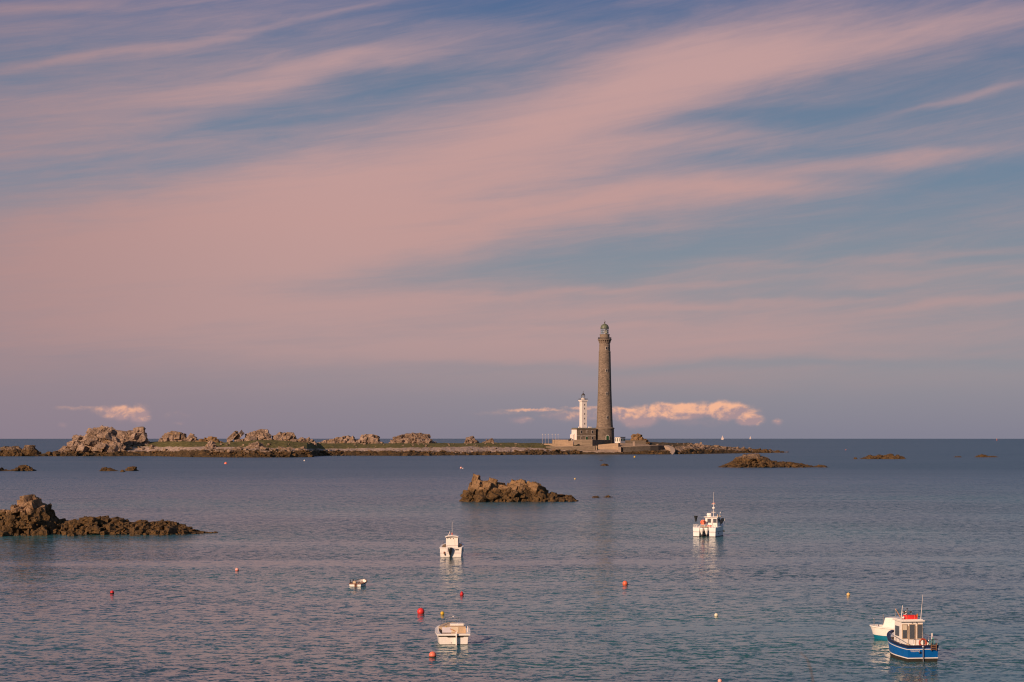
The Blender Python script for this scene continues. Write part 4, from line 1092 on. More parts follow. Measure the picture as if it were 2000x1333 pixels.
for q, (px, d, t, b, lab) in enumerate(((1238, 1545, 863.2, 874, 'stubby concrete pillar standing on the bright terrace'), (1164.8, 1540, 871.6, 880, 'small gate pillar at the head of the slipway'))):
    s = 1.4 if q == 0 else 0.8
    o = MB().box((0, 0, (Z(t, d) - Z(b, d)) / 2), (s, s, Z(t, d) - Z(b, d))).box((0, 0, Z(t, d) - Z(b, d) + 0.12), (s + 0.3, s + 0.3, 0.24)).build('pillar', M_CONC, None, (X(px, d), d, Z(b, d)))
    tag(o, lab, 'pillar')


def slipway():
    # broad pale slope running down into the water
    pts = [(1138, 1531, 888.6), (1209, 1530.5, 888.6), (1209, 1542, 878.2), (1138, 1543, 878.0)]
    vs = [(X(a, d), d, Z(r, d)) for a, d, r in pts] + [(X(a, d), d, Z(r, d) - 2.5) for a, d, r in pts]
    o = MB().add(vs, [(0, 1, 2, 3), (7, 6, 5, 4), (0, 4, 5, 1), (1, 5, 6, 2), (2, 6, 7, 3), (3, 7, 4, 0)]).build('slipway', granite('slip_concrete', mid=(0.24, 0.165, 0.11), hi=(0.40, 0.29, 0.21), weed_z=0.7, lichen=0.0, scale=0.35, bump=0.2))
    tag(o, 'pale broad slipway sloping into the water below the lighthouse', 'slipway')
    L = [(1290, 1556, 871.3), (1299, 1553, 872.3), (1306.5, 1549, 874.2), (1310, 1545, 878.2), (1310, 1540, 883), (1305.5, 1534, 889)]
    R = [(1292, 1558, 870.3), (1306, 1556, 870.8), (1314, 1551, 873.4), (1318, 1546, 877.8), (1318.5, 1540, 882.6), (1314, 1534, 889)]
    mb = MB()
    pt = lambda q, dz=0: (X(q[0], q[1]), q[1], Z(q[2], q[1]) + dz)
    n = len(L)
    mb.strip([pt(q, 0.25) for q in L], [pt(q, 0.25) for q in R], False)
    mb.strip([pt(q, 0.25) for q in L], [pt(q, -3) for q in L], False)
    mb.strip([pt(q, 0.25) for q in R], [pt(q, -3) for q in R], False)
    mb.poly([pt(L[-1], 0.25), pt(R[-1], 0.25), pt(R[-1], -3), pt(L[-1], -3)])
    tag(mb.build('boat_ramp', M_CONC), 'narrow curved concrete ramp bending down to the water', 'ramp')


slipway()


def hut():
    d = 1566.0; gz = Z(865.5, d); S = 5.4
    root = thing('hut', 'small flat roofed white hut with green shutters, right of the tall lighthouse', 'hut', (X(1211, d), d, gz), math.radians(45))
    h_ = Z(854.6, d) - gz
    MB().box((0, 0, h_ / 2), (S, S, h_)).build('wall', M_LIMEW, root)
    MB().box((0, 0, h_ + 0.15), (S + 0.5, S + 0.5, 0.3)).build('roof', M_DKZINC, root)
    for q in (-1.7, 0.0, 1.7):
        MB().box((-S / 2, q, h_ * 0.55), (0.12, 0.7, h_ * 0.6)).build('shutter', M_GREEND, root)
    for q in (-1.6, 0.2, 1.8):
        MB().box((q, -S / 2, h_ * 0.55), (0.9, 0.12, 1.3)).build('window', M_GREEND, root)


hut()


def flagpoles():
    cols = (1059.5, 1065.0, 1071.0, 1078.6, 1084.6, 1090.2)
    names = ('leftmost of the six', 'second from the left of the six', 'third from the left of the six', 'fourth from the left, behind the low wall', 'fifth from the left, behind the low wall', 'rightmost of the six')
    proto = None
    for i, px in enumerate(cols):
        d = 1568.0 + 5 * (i >= 3) + 2 * (i % 3)
        base = Z(868, d)
        if proto is None:
            proto = thing('flagpole', '', 'flagpole', (X(px, d), d, base))
            kids = [MB().tube([(0, 0, 0), (0, 0, 7.0)], 0.10, 8, 0.07).build('pole', M_SAIL, proto), MB().ball((0, 0, 7.15), 0.30, n=10, m=8).build('cap', M_LIMEW, proto)]
            o = proto
        else:
            o = proto.copy(); COL.objects.link(o)
            for kd in kids:
                c = kd.copy(); COL.objects.link(c); c.parent = o
            o.location = (X(px, d), d, base)
        o['label'] = 'thin white pole with knob top, ' + names[i]
        o['group'] = 'white poles left of the lighthouse station'


flagpoles()

# ------------------------------------------------------------------ boats
class Hull:
    """open boat form: bow at +Y, stern at y = 0, z = 0 on the water"""
    def __init__(s, L, beam, tr, zs, zb, keel=-0.25, flare=0.86, bowflare=0.45, p=2.2, q=0.85, rake=0.35, smax=0.42, n=18):
        s.__dict__.update(locals())
    def half(s, t, v):
        t = min(max(t, 0), 1)
        if t < s.smax: b = s.tr + (s.beam - s.tr) * math.sin(math.pi / 2 * t / s.smax)
        else: b = s.beam * max(0.0, 1 - ((t - s.smax) / (1 - s.smax)) ** s.p) ** s.q
        fl = s.flare + (s.bowflare - s.flare) * max(0, (t - 0.35) / 0.65) ** 1.5
        return 0.5 * b * (fl + (1 - fl) * max(0, v) ** 0.8)
    def zg(s, t): return s.zs + (s.zb - s.zs) * t ** 1.8
    def pt(s, t, v, side, off=0.0, z=None):
        h = s.half(t, v)
        zz = s.keel + v * (s.zg(t) - s.keel) if z is None else z
        y = s.L * t + s.rake * (v - 0.6) * t ** 4
        x = (h + off if h > 0.02 or off < 0 else off * 0.4)
        x = max(0.0, x)
        return (side * x, y + off * (2 * t - 1), zz)
    def loop(s, v, off=0.0, z=None):
        ts = [1 - (1 - q / s.n) ** 1.25 for q in range(s.n + 1)]
        R = [s.pt(t, v, 1, off, z) for t in ts]
        Lf = [s.pt(t, v, -1, off, z) for t in ts[::-1]]
        return R + Lf
    def vz(s, z, t=0.3): return (z - s.keel) / (s.zg(t) - s.keel)
    def band(s, v0, v1, n=3, off=0.0):
        mb = MB(); ls = [s.loop(v0 + (v1 - v0) * i / n, off) for i in range(n + 1)]
        m_ = len(ls[0])
        vs = [p for l in ls for p in l]; fs = []
        for i in range(n):
            for q in range(m_):
                j = (q + 1) % m_
                fs.append((i * m_ + q, i * m_ + j, (i + 1) * m_ + j, (i + 1) * m_ + q))
        mb.add(vs, fs, False)
        return mb
    def zband(s, z0, z1, off=0.0):
        mb = MB(); A = s.loop(s.vz(z0), off); B = s.loop(s.vz(z1), off)
        A = [(a[0], a[1], z0 if False else a[2]) for a in A]
        return mb.strip(A, B, True, False)
    def cap(s, w, th, off=0.03, drop=0.0):
        up = lambda l, dz: [(a[0], a[1], a[2] + dz) for a in l]
        o, i = s.loop(1.0, off), s.loop(1.0, -w)
        mb = MB()
        mb.strip(up(o, -th), up(o, 0.02), True, False); mb.strip(up(o, 0.02), up(i, 0.02), True, False); mb.strip(up(i, 0.02), up(i, -th), True, False)
        return mb
    def deck(s, z, inset=0.07, v=0.8):
        mb = MB()
        l = s.loop(v, -inset, z); n = len(l) // 2
        for q in range(n - 1):
            a, b = l[q], l[q + 1]; c, d = l[2 * n - 2 - q], l[2 * n - 1 - q]
            mb.add([a, b, c, d], [(0, 1, 2, 3)])
        return mb
    def liner(s, z, w=0.09, v=0.8):
        mb = MB(); mb.strip(s.loop(1.0, -w), s.loop(v, -w - 0.01, z), True, False)
        return mb


def flatten(mb): return mb


def blue_boat():
    d = wd(1292.5)
    root = thing('fishing_boat', 'blue hulled fishing boat with white wheelhouse and orange lifebuoy at its stern', 'boat', (X(1802.5, d), d, seaz(d)), math.radians(9))
    h = Hull(5.6, 2.25, 1.98, 0.98, 1.42, keel=-0.22, flare=0.93, bowflare=0.5)
    hull = h.band(h.vz(0.22), 1.0, 4).build('hull', M_BLUE, root)
    h.band(0.0, h.vz(0.22), 2).build('bottom', M_FOUL, root)
    h.zband(0.20, 0.265, 0.015).build('boot_stripe', M_WHITE, root)
    h.band(0.885, 0.99, 1, 0.02).build('gunwale_band', M_NAVY, root)
    h.zband(0.775, 0.82, 0.018).build('rub_stripe', M_WHITE, root)
    h.cap(0.13, 0.05).build('gunwale', M_NAVY, root)
    h.liner(0.42).build('inner_side', M_WHITE, root)
    h.deck(0.42).build('deck', M_WHITE, root)
    # foredeck
    fd = MB()
    ts = np.linspace(0.72, 0.985, 6)
    fd.strip([h.pt(t, 1.0, 1, -0.1, h.zg(t) - 0.06) for t in ts], [h.pt(t, 1.0, -1, -0.1, h.zg(t) - 0.06) for t in ts], False, False)
    fd.build('foredeck', M_WHITE, root)
    # rudder stem and bolt on the transom
    MB().box((0.0, -0.05, 0.36), (0.05, 0.08, 1.10)).build('rudder_post', M_STEEL, root)
    MB().ball((0.0, -0.06, 0.905), 0.08, n=12, m=8).build('cleat', M_STEEL, root)
    MB().lathe([(0.02, 0.0), (0.075, 0.01), (0.07, 0.06), (0.02, 0.07)], (-0.19, -0.06, 0.56), 12, axis='Y').build('exhaust', M_NAVY, root)
    # wheelhouse
    cab = MB(); wb, wt, y0, y1, zt = 0.75, 0.72, 2.0, 3.35, 2.30
    cab.add([(-wb, y0, 0.42), (wb, y0, 0.42), (wb, y1, 0.42), (-wb, y1, 0.42), (-wt, y0 + 0.03, zt), (wt, y0 + 0.03, zt), (wt, y1 - 0.22, zt), (-wt, y1 - 0.22, zt)],
            [(3, 2, 1, 0), (4, 5, 6, 7), (0, 1, 5, 4), (1, 2, 6, 5), (2, 3, 7, 6), (3, 0, 4, 7)])
    wh = cab.build('wheelhouse', M_WHITE, root)
    rf = MB(); rf.box((0, 2.62, 2.34), (1.58, 1.5, 0.08)); rf.box((0, 2.62, 2.40), (1.4, 1.3, 0.05)); rf.build('roof', M_WHITE, wh)
    for cx, w, zb_, zt_, mat in ((-0.47, 0.27, 1.26, 2.10, M_GLASS), (0.0, 0.32, 1.22, 2.10, M_GLASS), (0.50, 0.29, 1.24, 2.10, M_GLASS)):
        fw = MB().box((cx, 2.005, (zb_ + zt_) / 2), (w + 0.07, 0.05, zt_ - zb_ + 0.07)).build('window', M_CREAM, wh)
        MB().box((cx, 1.985, (zb_ + zt_) / 2), (w, 0.04, zt_ - zb_)).build('pane', mat, fw)
    MB().box((-0.47, 1.96, 1.93), (0.25, 0.03, 0.32)).build('curtain', M_TANP, wh)
    MB().box((0.235, 1.995, 1.25), (0.025, 0.03, 1.55)).box((-0.255, 1.995, 1.25), (0.025, 0.03, 1.55)).build('door_seam', M_CREAM, wh)
    for x in (0.0, 0.3): MB().ball((x, 1.97, 2.21), 0.03, n=8, m=6).build('deck_light', M_BLACK, wh)
    for sx in (-1, 1):
        MB().box((sx * 0.742, 2.6, 1.68), (0.05, 0.7, 0.62)).build('side_window', M_GLASS, wh)
    ROOF = 0.14
    # on the roof
    rd = MB(); rd.lathe([(0.01, -0.45), (0.12, -0.45), (0.135, -0.43), (0.135, 0.43), (0.12, 0.45), (0.01, 0.45)], (-0.02, 2.3, 2.42 + ROOF), 16, axis='X'); rd.box((-0.02, 2.3, 2.35 + ROOF), (0.9, 0.26, 0.13))
    rdo = rd.build('life_raft', M_RED, root)
    for x in (-0.26, 0.25): MB().box((x, 2.16, 2.42 + ROOF), (0.035, 0.02, 0.26)).build('strap', M_PINK, rdo)
    MB().tube([(-0.62, 2.25, 2.26 + ROOF), (-0.50, 2.3, 3.15 + ROOF)], 0.028, 7, 0.018).build('antenna', M_LIMEW, root)
    MB().tube([(0.67, 2.25, 2.26 + ROOF), (0.84, 2.35, 3.80 + ROOF)], 0.021, 7, 0.009).build('antenna', M_LIMEW, root)
    MB().ball((-0.50, 2.15, 2.40 + ROOF), 0.075, n=12, m=8).build('lamp', M_WHITE, root)
    MB().box((0.43, 2.2, 2.48 + ROOF), (0.07, 0.06, 0.16)).ball((0.43, 2.2, 2.58 + ROOF), 0.05, n=10, m=6).build('lamp', M_POLE, root)
    ms = MB().tube([(0.0, 2.9, 2.26 + ROOF), (0.0, 2.9, 3.05)], 0.03, 7); ms.tube([(-0.22, 2.9, 2.85), (0.24, 2.9, 2.85)], 0.022, 6)
    mo = ms.build('mast', M_STEEL, root)
    for sx in (-0.2, 0.23): MB().ball((sx, 2.86, 2.83), 0.065, n=10, m=8).build('floodlight', M_BLACK, mo)
    MB().ball((0.0, 2.88, 3.03), 0.05, n=10, m=8).build('mast_lamp', M_BLACK, mo)
    # small striped flag hanging from the mast
    fl = MB(); nst = 7
    m0, n0, b0 = newmat('striped_flag')
    uvn = n0.new('ShaderNodeTexCoord').outputs['Object']; fx, fy, fz = n0.sep(uvn)
    st = n0.m('FRACT', n0.add(n0.mul(n0.add(fz, n0.mul(fx, 0.35)), 9.5), 50.0))
    n0.put(b0.inputs['Base Color'], n0.mix(n0.ss(st, 0.45, 0.55), (0.03, 0.03, 0.035), (0.75, 0.68, 0.64))); b0.inputs['Roughness'].default_value = 0.9
    gx, gz_ = np.meshgrid(np.linspace(0, 1, 8), np.linspace(0, 1, 10), indexing='ij')
    fv = [(-0.03 - 0.30 * a * (1 - 0.75 * b), 2.9 - 0.05 * math.sin(a * 6 + b * 3), 2.93 - 0.52 * b - 0.10 * a * (1 - b)) for a, b in zip(gx.ravel(), gz_.ravel())]
    ff = [(i * 10 + j, (i + 1) * 10 + j, (i + 1) * 10 + j + 1, i * 10 + j + 1) for i in range(7) for j in range(9)]
    fo = mesh_obj('flag', fv, ff, m0, mo, True)
    sol = fo.modifiers.new('thickness', 'SOLIDIFY'); sol.thickness = 0.006
    # stern rail, lifebuoy, ladder, fenders, net buoy
    rl = MB()
    zt = 1.34
    path = [(-0.55, 0.1, zt), (0.98, 0.1, zt), (1.02, 0.9, zt)]
    rl.tube([(-0.55, 0.1, 0.86)] + path + [(1.02, 0.9, 0.9)], 0.018, 6)
    for x in (-0.15, 0.18, 0.6, 0.98): rl.tube([(x, 0.1, 0.98), (x, 0.1, zt)], 0.015, 6)
    rl.build('railing', M_STEEL, root); rl = MB()
    rl.tube([(-1.0, 1.2, 0.9), (-1.08, 1.25, 1.32), (-1.10, 2.2, 1.40), (-1.02, 3.3, 1.48)], 0.018, 6)
    for t in (1.8, 2.6): rl.tube([(-1.09, t, 0.95), (-1.09, t, 1.38)], 0.015, 6)
    rl.build('railing', M_STEEL, root); rl = MB()
    rl.tube([(1.06, 1.9, 0.95), (1.06, 1.9, 1.4), (1.0, 3.1, 1.5)], 0.018, 6)
    rl.build('railing', M_STEEL, root)
    tor = MB().torus((0.02, 0.04, 1.16), 0.215, 0.062, 'Y').build('lifebuoy', M_RING, root)
    for a in (45, 135, 225, 315):
        a = math.radians(a); MB().ball((0.02 + 0.215 * math.cos(a), 0.04, 1.16 + 0.215 * math.sin(a)), 0.066, n=8, m=6).build('tape', M_CREAM, tor)
    ld = MB()
    for x in (0.50, 0.83): ld.box((x, -0.10, 0.90), (0.045, 0.05, 0.46))
    for zz in (0.76, 0.88, 1.0): ld.box((0.665, -0.10, zz), (0.30, 0.06, 0.055))
    ld.build('ladder', M_WOOD, root)
    MB().ball((-0.66, 0.85, 0.86), 0.185, n=16, m=12).build('fender', M_CREAM, root)
    MB().ball((0.72, 0.42, 1.02), 0.14, n=16, m=12).build('fender', M_WHITE, root)
    MB().tube([(0.62, 0.2, 0.9), (0.66, 0.2, 1.62)], 0.025, 6).box((0.66, 0.2, 1.62), (0.07, 0.05, 0.2)).build('net_rod', M_LIMEW, root)
    rp = MB(); rng = random.Random(2)
    for q in range(9):
        a = rng.uniform(-0.12, 0.2)
        rp.tube([(0.66 + rng.uniform(-0.03, 0.1), 0.18, 1.42 + rng.uniform(-0.1, 0.05)), (0.60 + a, 0.16, 1.2), (0.52 + a * 1.3, 0.15, 0.92)], 0.018, 5)
    rp.build('rope', M_ROPE, root)
    nb = MB(); rng = random.Random(4)
    for q in range(14):
        x, y = -0.75 + rng.uniform(-0.2, 0.28), 1.2 + rng.uniform(-0.3, 0.5)
        nb.tube([(x, y, 0.5), (x + rng.uniform(-0.2, 0.2), y + 0.1, 0.72 + rng.uniform(0, 0.12)), (x + rng.uniform(-0.2, 0.2), y + 0.2, 0.5)], 0.03, 5)
    nb.build('coiled_rope', M_CREAM, root)
    # the name, painted on the transom
    cu = bpy.data.curves.new('name_text', 'FONT'); cu.body = 'Visomo'; cu.size = 0.20; cu.shear = 0.25; cu.align_x = 'CENTER'
    tmp = bpy.data.objects.new('name_text', cu); COL.objects.link(tmp)
    dg = bpy.context.evaluated_depsgraph_get(); me = bpy.data.meshes.new_from_object(tmp.evaluated_get(dg))
    bpy.data.objects.remove(tmp)
    me.materials.clear(); me.materials.append(M_WHITE)
    no = bpy.data.objects.new('boat_name', me); link(no, root)
    no.location = (-0.52, -0.012, 0.60); no.rotation_euler = (math.radians(90), 0, 0)
    return root


blue_boat()


def teal_boat():
    d = wd(1246.0)
    root = thing('small_boat', 'white boat with teal bottom and cuddy, half hidden behind the blue fishing boat', 'boat', (X(1797, d - 2.2), d - 2.2, seaz(d)), math.radians(58))
    h = Hull(3.45, 1.75, 1.35, 0.80, 0.92, keel=-0.2, flare=0.85, bowflare=0.6, p=3.2, q=0.6, rake=0.4, smax=0.45)
    h.band(h.vz(0.26), 1.0, 4).build('hull', M_WHITE, root)
    h.band(0.0, h.vz(0.26), 2).build('bottom', M_TEAL, root)
    h.cap(0.12, 0.06).build('gunwale', M_WHITE, root)
    h.band(0.93, 0.985, 1, 0.022).build('rub_rail', M_RUST, root)
    h.liner(0.35).build('inner_side', M_WHITE, root); h.deck(0.35).build('deck', M_WHITE, root)
    # cuddy: box with a sloping front
    c = MB(); w = 0.62
    c.add([(-w, 0.45, 0.3), (w, 0.45, 0.3), (w, 2.6, 0.3), (-w, 2.6, 0.3), (-w * 0.95, 0.5, 1.55), (w * 0.95, 0.5, 1.55), (w * 0.85, 2.3, 1.50), (-w * 0.85, 2.3, 1.50)],
          [(3, 2, 1, 0), (4, 5, 6, 7), (0, 1, 5, 4), (1, 2, 6, 5), (2, 3, 7, 6), (3, 0, 4, 7)])
    co = c.build('cuddy', M_WHITE, root)
    MB().box((-0.6, 1.1, 1.25), (0.05, 0.35, 0.09)).box((-0.6, 1.1, 1.1), (0.05, 0.3, 0.05)).build('vent', M_LAV, co)
    MB().box((-0.72, 0.35, 0.86), (0.14, 0.95, 0.22)).build('fish_box', M_RED, root)
    MB().tube([(-0.78, 0.55, 0.75), (-0.55, 1.55, 2.15)], 0.032, 7, 0.022).build('oar', M_POLE, root)
    for p, z0, z1 in (((-0.2, 3.25), 0.9, 1.35), ((0.35, 2.8), 0.9, 1.6), ((0.3, 1.9), 1.4, 1.98), ((0.3, 0.75), 1.5, 1.85)):
        MB().tube([(p[0], p[1], z0), (p[0], p[1], z1)], 0.025, 6).ball((p[0], p[1], z1), 0.05, n=8, m=6).build('stanchion', M_STEEL, root)
    rl = MB(); rl.tube([(0.3, 1.9, 1.96), (0.18, 1.8, 1.98)], 0.03, 6); rl.build('rail', M_STEEL, root)


teal_boat()


def open_boat():
    d = wd(1259.5)
    root = thing('open_boat', 'open white boat with tan deck, white rudder and side console', 'boat', (X(886, d), d, seaz(d)), math.radians(3.5))
    h = Hull(4.7, 2.15, 1.98, 0.70, 1.02, keel=-0.18, flare=0.90, bowflare=0.5, p=2.8, q=0.8)
    h.band(h.vz(0.03), 1.0, 4).build('hull', M_WHITE, root)
    h.band(0.0, h.vz(0.03), 1).build('bottom', M_FOUL, root)
    h.cap(0.16, 0.09, 0.11).build('gunwale', M_WHITE, root)
    h.band(0.80, 0.905, 1, 0.02).build('rub_rail', M_FOUL, root)
    h.liner(0.40, 0.16).build('inner_side', M_CREAM, root); h.deck(0.40, 0.12).build('deck', M_CREAM, root)
    # cuddy bulkhead and raised foredeck
    fd = MB(); ts = np.linspace(0.60, 0.985, 9)
    A = [h.pt(t, 1.0, 1, -0.12, h.zg(t) + 0.12) for t in ts]; B = [h.pt(t, 1.0, -1, -0.12, h.zg(t) + 0.12) for t in ts]
    fd.strip(A, B, False, False)
    fd.poly([A[0], B[0], (B[0][0], B[0][1], 0.4), (A[0][0], A[0][1], 0.4)])
    fd.strip(A, [(a[0], a[1], a[2] - 0.2) for a in A], False, False); fd.strip(B, [(a[0], a[1], a[2] - 0.2) for a in B], False, False)
    fo = fd.build('foredeck', M_CREAM, root)
    MB().box((0.12, h.L * 0.60 - 0.02, 0.74), (0.62, 0.03, 0.36)).build('locker_lid', M_TANP, fo)
    MB().box((0.35, 3.3, h.zg(0.7) + 0.2), (0.95, 0.7, 0.14)).build('hatch', M_WHITE, fo)
    cs = MB().box((-0.42, 1.45, 0.63), (0.56, 0.45, 0.46)).build('console', M_CREAM, root)
    MB().box((-0.42, 1.21, 0.86), (0.62, 0.06, 0.38), rx=math.radians(-24)).build('lid', M_LAV, cs)
    MB().box((-0.42, 1.22, 0.48), (0.56, 0.02, 0.13)).build('recess', M_RUST, cs)
    MB().lathe([(0.02, 0), (0.06, 0.01), (0.06, 0.09), (0.02, 0.1)], (-0.45, 1.5, 0.98), 10).build('compass', M_YEL, cs)
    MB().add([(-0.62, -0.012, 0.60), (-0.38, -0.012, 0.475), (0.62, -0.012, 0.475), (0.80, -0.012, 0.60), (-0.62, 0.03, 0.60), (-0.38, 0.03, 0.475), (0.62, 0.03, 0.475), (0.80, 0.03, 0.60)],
             [(0, 1, 2, 3), (7, 6, 5, 4), (0, 4, 5, 1), (1, 5, 6, 2), (2, 6, 7, 3), (3, 7, 4, 0)]).build('transom_panel', M_FOUL, root)  # thin dark trapezoid set on the upper transom, same colour as the bottom
    # thwart aft
    MB().box((0, 0.30, 0.55), (1.72, 0.35, 0.05)).build('thwart', M_CREAM, root)
    rd = MB(); rd.box((0.17, -0.14, 0.34), (0.075, 0.24, 0.86)); rd.box((0.17, -0.10, 0.82), (0.085, 0.16, 0.12))
    ro = rd.build('rudder', M_WHITE, root)
    MB().tube([(0.17, -0.1, 0.86), (-0.02, 0.45, 0.93), (-0.2, 0.9, 0.97)], 0.028, 6).build('tiller', M_POLE, ro)
    MB().ball((-0.16, -0.015, 0.12), 0.03, n=8, m=6).build('drain_plug', M_BLACK, root)
    pr = MB()
    ys = [2.9, 3.7, 4.4, 4.75]
    pr.tube([(-0.78, 2.9, 1.05), (-0.72, 3.5, 1.32), (-0.4, 4.3, 1.45), (0.0, 4.75, 1.48), (0.4, 4.3, 1.45), (0.72, 3.5, 1.32), (0.78, 2.9, 1.05)], 0.026, 6)
    for x, y, zt in ((-0.4, 4.25, 1.44), (0.4, 4.25, 1.44)): pr.tube([(x, y, 1.0), (x, y, zt)], 0.015, 6)
    pr.build('bow_rail', M_STEEL, root)
    for sx in (-1, 1):
        MB().tube([(sx * 0.99, 1.2, 0.66), (sx * 0.99, 1.2, 1.12)], 0.03, 6).build('rod_holder', M_LIMEW, root)


open_boat()


def outboard(root, x, y, zt, mat, leg=M_BLACK, s=1.0):
    o = MB()
    # cowling tapering down
    prof = [(-0.17, 0.0, 0.36), (-0.20, 0.10, 0.40), (-0.19, 0.36, 0.40), (-0.14, 0.50, 0.30), (-0.06, 0.60, 0.16)]
    rings = []
    for (hw, dz, dp) in [(0.20, 0.0, 0.50), (0.235, -0.14, 0.56), (0.21, -0.36, 0.50), (0.14, -0.60, 0.34), (0.08, -0.82, 0.22)]:
        rings.append([(x + hw * s * math.copysign(abs(math.cos(a)) ** 0.6, math.cos(a)), y - 0.1 + dp * 0.5 * s * math.copysign(abs(math.sin(a)) ** 0.6, math.sin(a)), zt + dz * s) for a in np.linspace(0, 2 * math.pi, 13)[:-1]])
    o.poly(rings[0])
    for a, b in zip(rings[:-1], rings[1:]): o.strip(a, b, True, True)
    ob = o.build('outboard', mat, root)
    l = MB(); l.box((x, y - 0.02, zt - 0.86 * s), (0.10 * s, 0.22 * s, 0.75 * s)); l.box((x, y + 0.14, zt - 0.55 * s), (0.24 * s, 0.18, 0.36 * s)); l.box((x, y - 0.05, zt - 1.02 * s), (0.26 * s, 0.34 * s, 0.03))
    l.build('leg', leg, ob)
    return ob


def cabin_boat():
    d = wd(1088.5)
    root = thing('cabin_boat', 'white cabin boat with one black outboard, seen from astern in mid bay', 'boat', (X(880.3, d), d, seaz(d)), math.radians(-2.5))
    h = Hull(6.0, 2.66, 2.50, 1.08, 1.42, keel=-0.12, flare=0.92, bowflare=0.5, p=2.8, q=0.8)
    h.band(h.vz(0.02), 1.0, 4).build('hull', M_WHITE, root)
    h.band(0.0, h.vz(0.02), 1).build('bottom', M_FOUL, root)
    h.zband(0.47, 0.53, 0.05).build('rub_rail', M_LAV, root)
    h.cap(0.2, 0.08, 0.03).build('gunwale', M_WHITE, root)
    h.liner(0.5, 0.2).build('inner_side', M_CREAM, root); h.deck(0.5, 0.2).build('deck', M_CREAM, root)
    c = MB(); w = 0.70
    c.add([(-w, 1.9, 0.5), (w, 1.9, 0.5), (w, 4.4, 0.5), (-w, 4.4, 0.5), (-w * 0.97, 1.95, 2.30), (w * 0.97, 1.95, 2.30), (w * 0.9, 3.6, 2.30), (-w * 0.9, 3.6, 2.30)],
          [(3, 2, 1, 0), (4, 5, 6, 7), (0, 1, 5, 4), (1, 2, 6, 5), (2, 3, 7, 6), (3, 0, 4, 7)])
    co = c.build('cabin', M_WHITE, root)
    r = MB(); pts = [(-0.76, 2.26), (-0.5, 2.36), (0, 2.40), (0.5, 2.36), (0.76, 2.26)]
    lo = [(x, z - 0.10) for x, z in pts]
    A = [(x, 1.62, z) for x, z in pts] + [(x, 1.62, z) for x, z in lo[::-1]]; B = [(x, 3.75, z) for x, z in pts] + [(x, 3.75, z) for x, z in lo[::-1]]
    r.strip(A, B, True, False); r.poly(A); r.poly(B); r.build('roof', M_WHITE, co)
    for x in (-0.16, 0.17): MB().ball((x, 1.9, 2.03), 0.045, n=8, m=6).build('deck_light', M_BLACK, co)
    MB().box((0.0, 1.895, 1.22), (1.3, 0.03, 0.05)).build('curtain_hem', M_LAV, co)
    for sx in (-1, 1): MB().box((sx * 0.69, 3.0, 1.75), (0.05, 1.1, 0.5)).build('side_window', M_GLASS, co)
    # engine well
    MB().box((0.0, 0.03, 0.84), (0.95, 0.14, 0.45)).build('engine_well', M_LAV, root)
    outboard(root, -0.05, -0.12, 1.10, M_BLACK, s=1.05)
    MB().box((0.73, -0.03, 0.84), (0.40, 0.03, 0.11)).build('name_plate', M_BLACK, root)
    MB().box((-0.73, -0.06, 0.50), (0.16, 0.10, 0.24)).build('bracket', M_RUST, root)
    MB().box((-0.66, -0.08, 0.28), (0.12, 0.06, 0.16)).build('trim_tab', M_BLACK, root)
    for x in (-1.0, 1.0):
        MB().tube([(x, 1.3, 1.1), (x, 1.3, 1.36), (x * 1.05, 3.6, 1.55)], 0.02, 6).build('rail', M_WOOD, root)
    MB().ball((1.36, 0.7, 0.78), 0.10, 1.9, n=12, m=8).build('fender', M_WHITE, root)
    MB().tube([(0.0, 2.2, 2.38), (0.02, 2.2, 3.95)], 0.03, 6, 0.012).build('antenna', M_LIMEW, root)
    MB().tube([(0.0, 2.2, 2.38), (0.0, 2.2, 2.55)], 0.05, 8).ball((0.0, 2.2, 2.62), 0.07, n=10, m=8).build('lamp', M_ORANGE, root)
    MB().tube([(-0.42, 2.2, 2.38), (-0.26, 2.2, 2.74)], 0.035, 6).ball((-0.25, 2.2, 2.76), 0.06, n=10, m=8).build('horn', M_LIMEW, root)


cabin_boat()


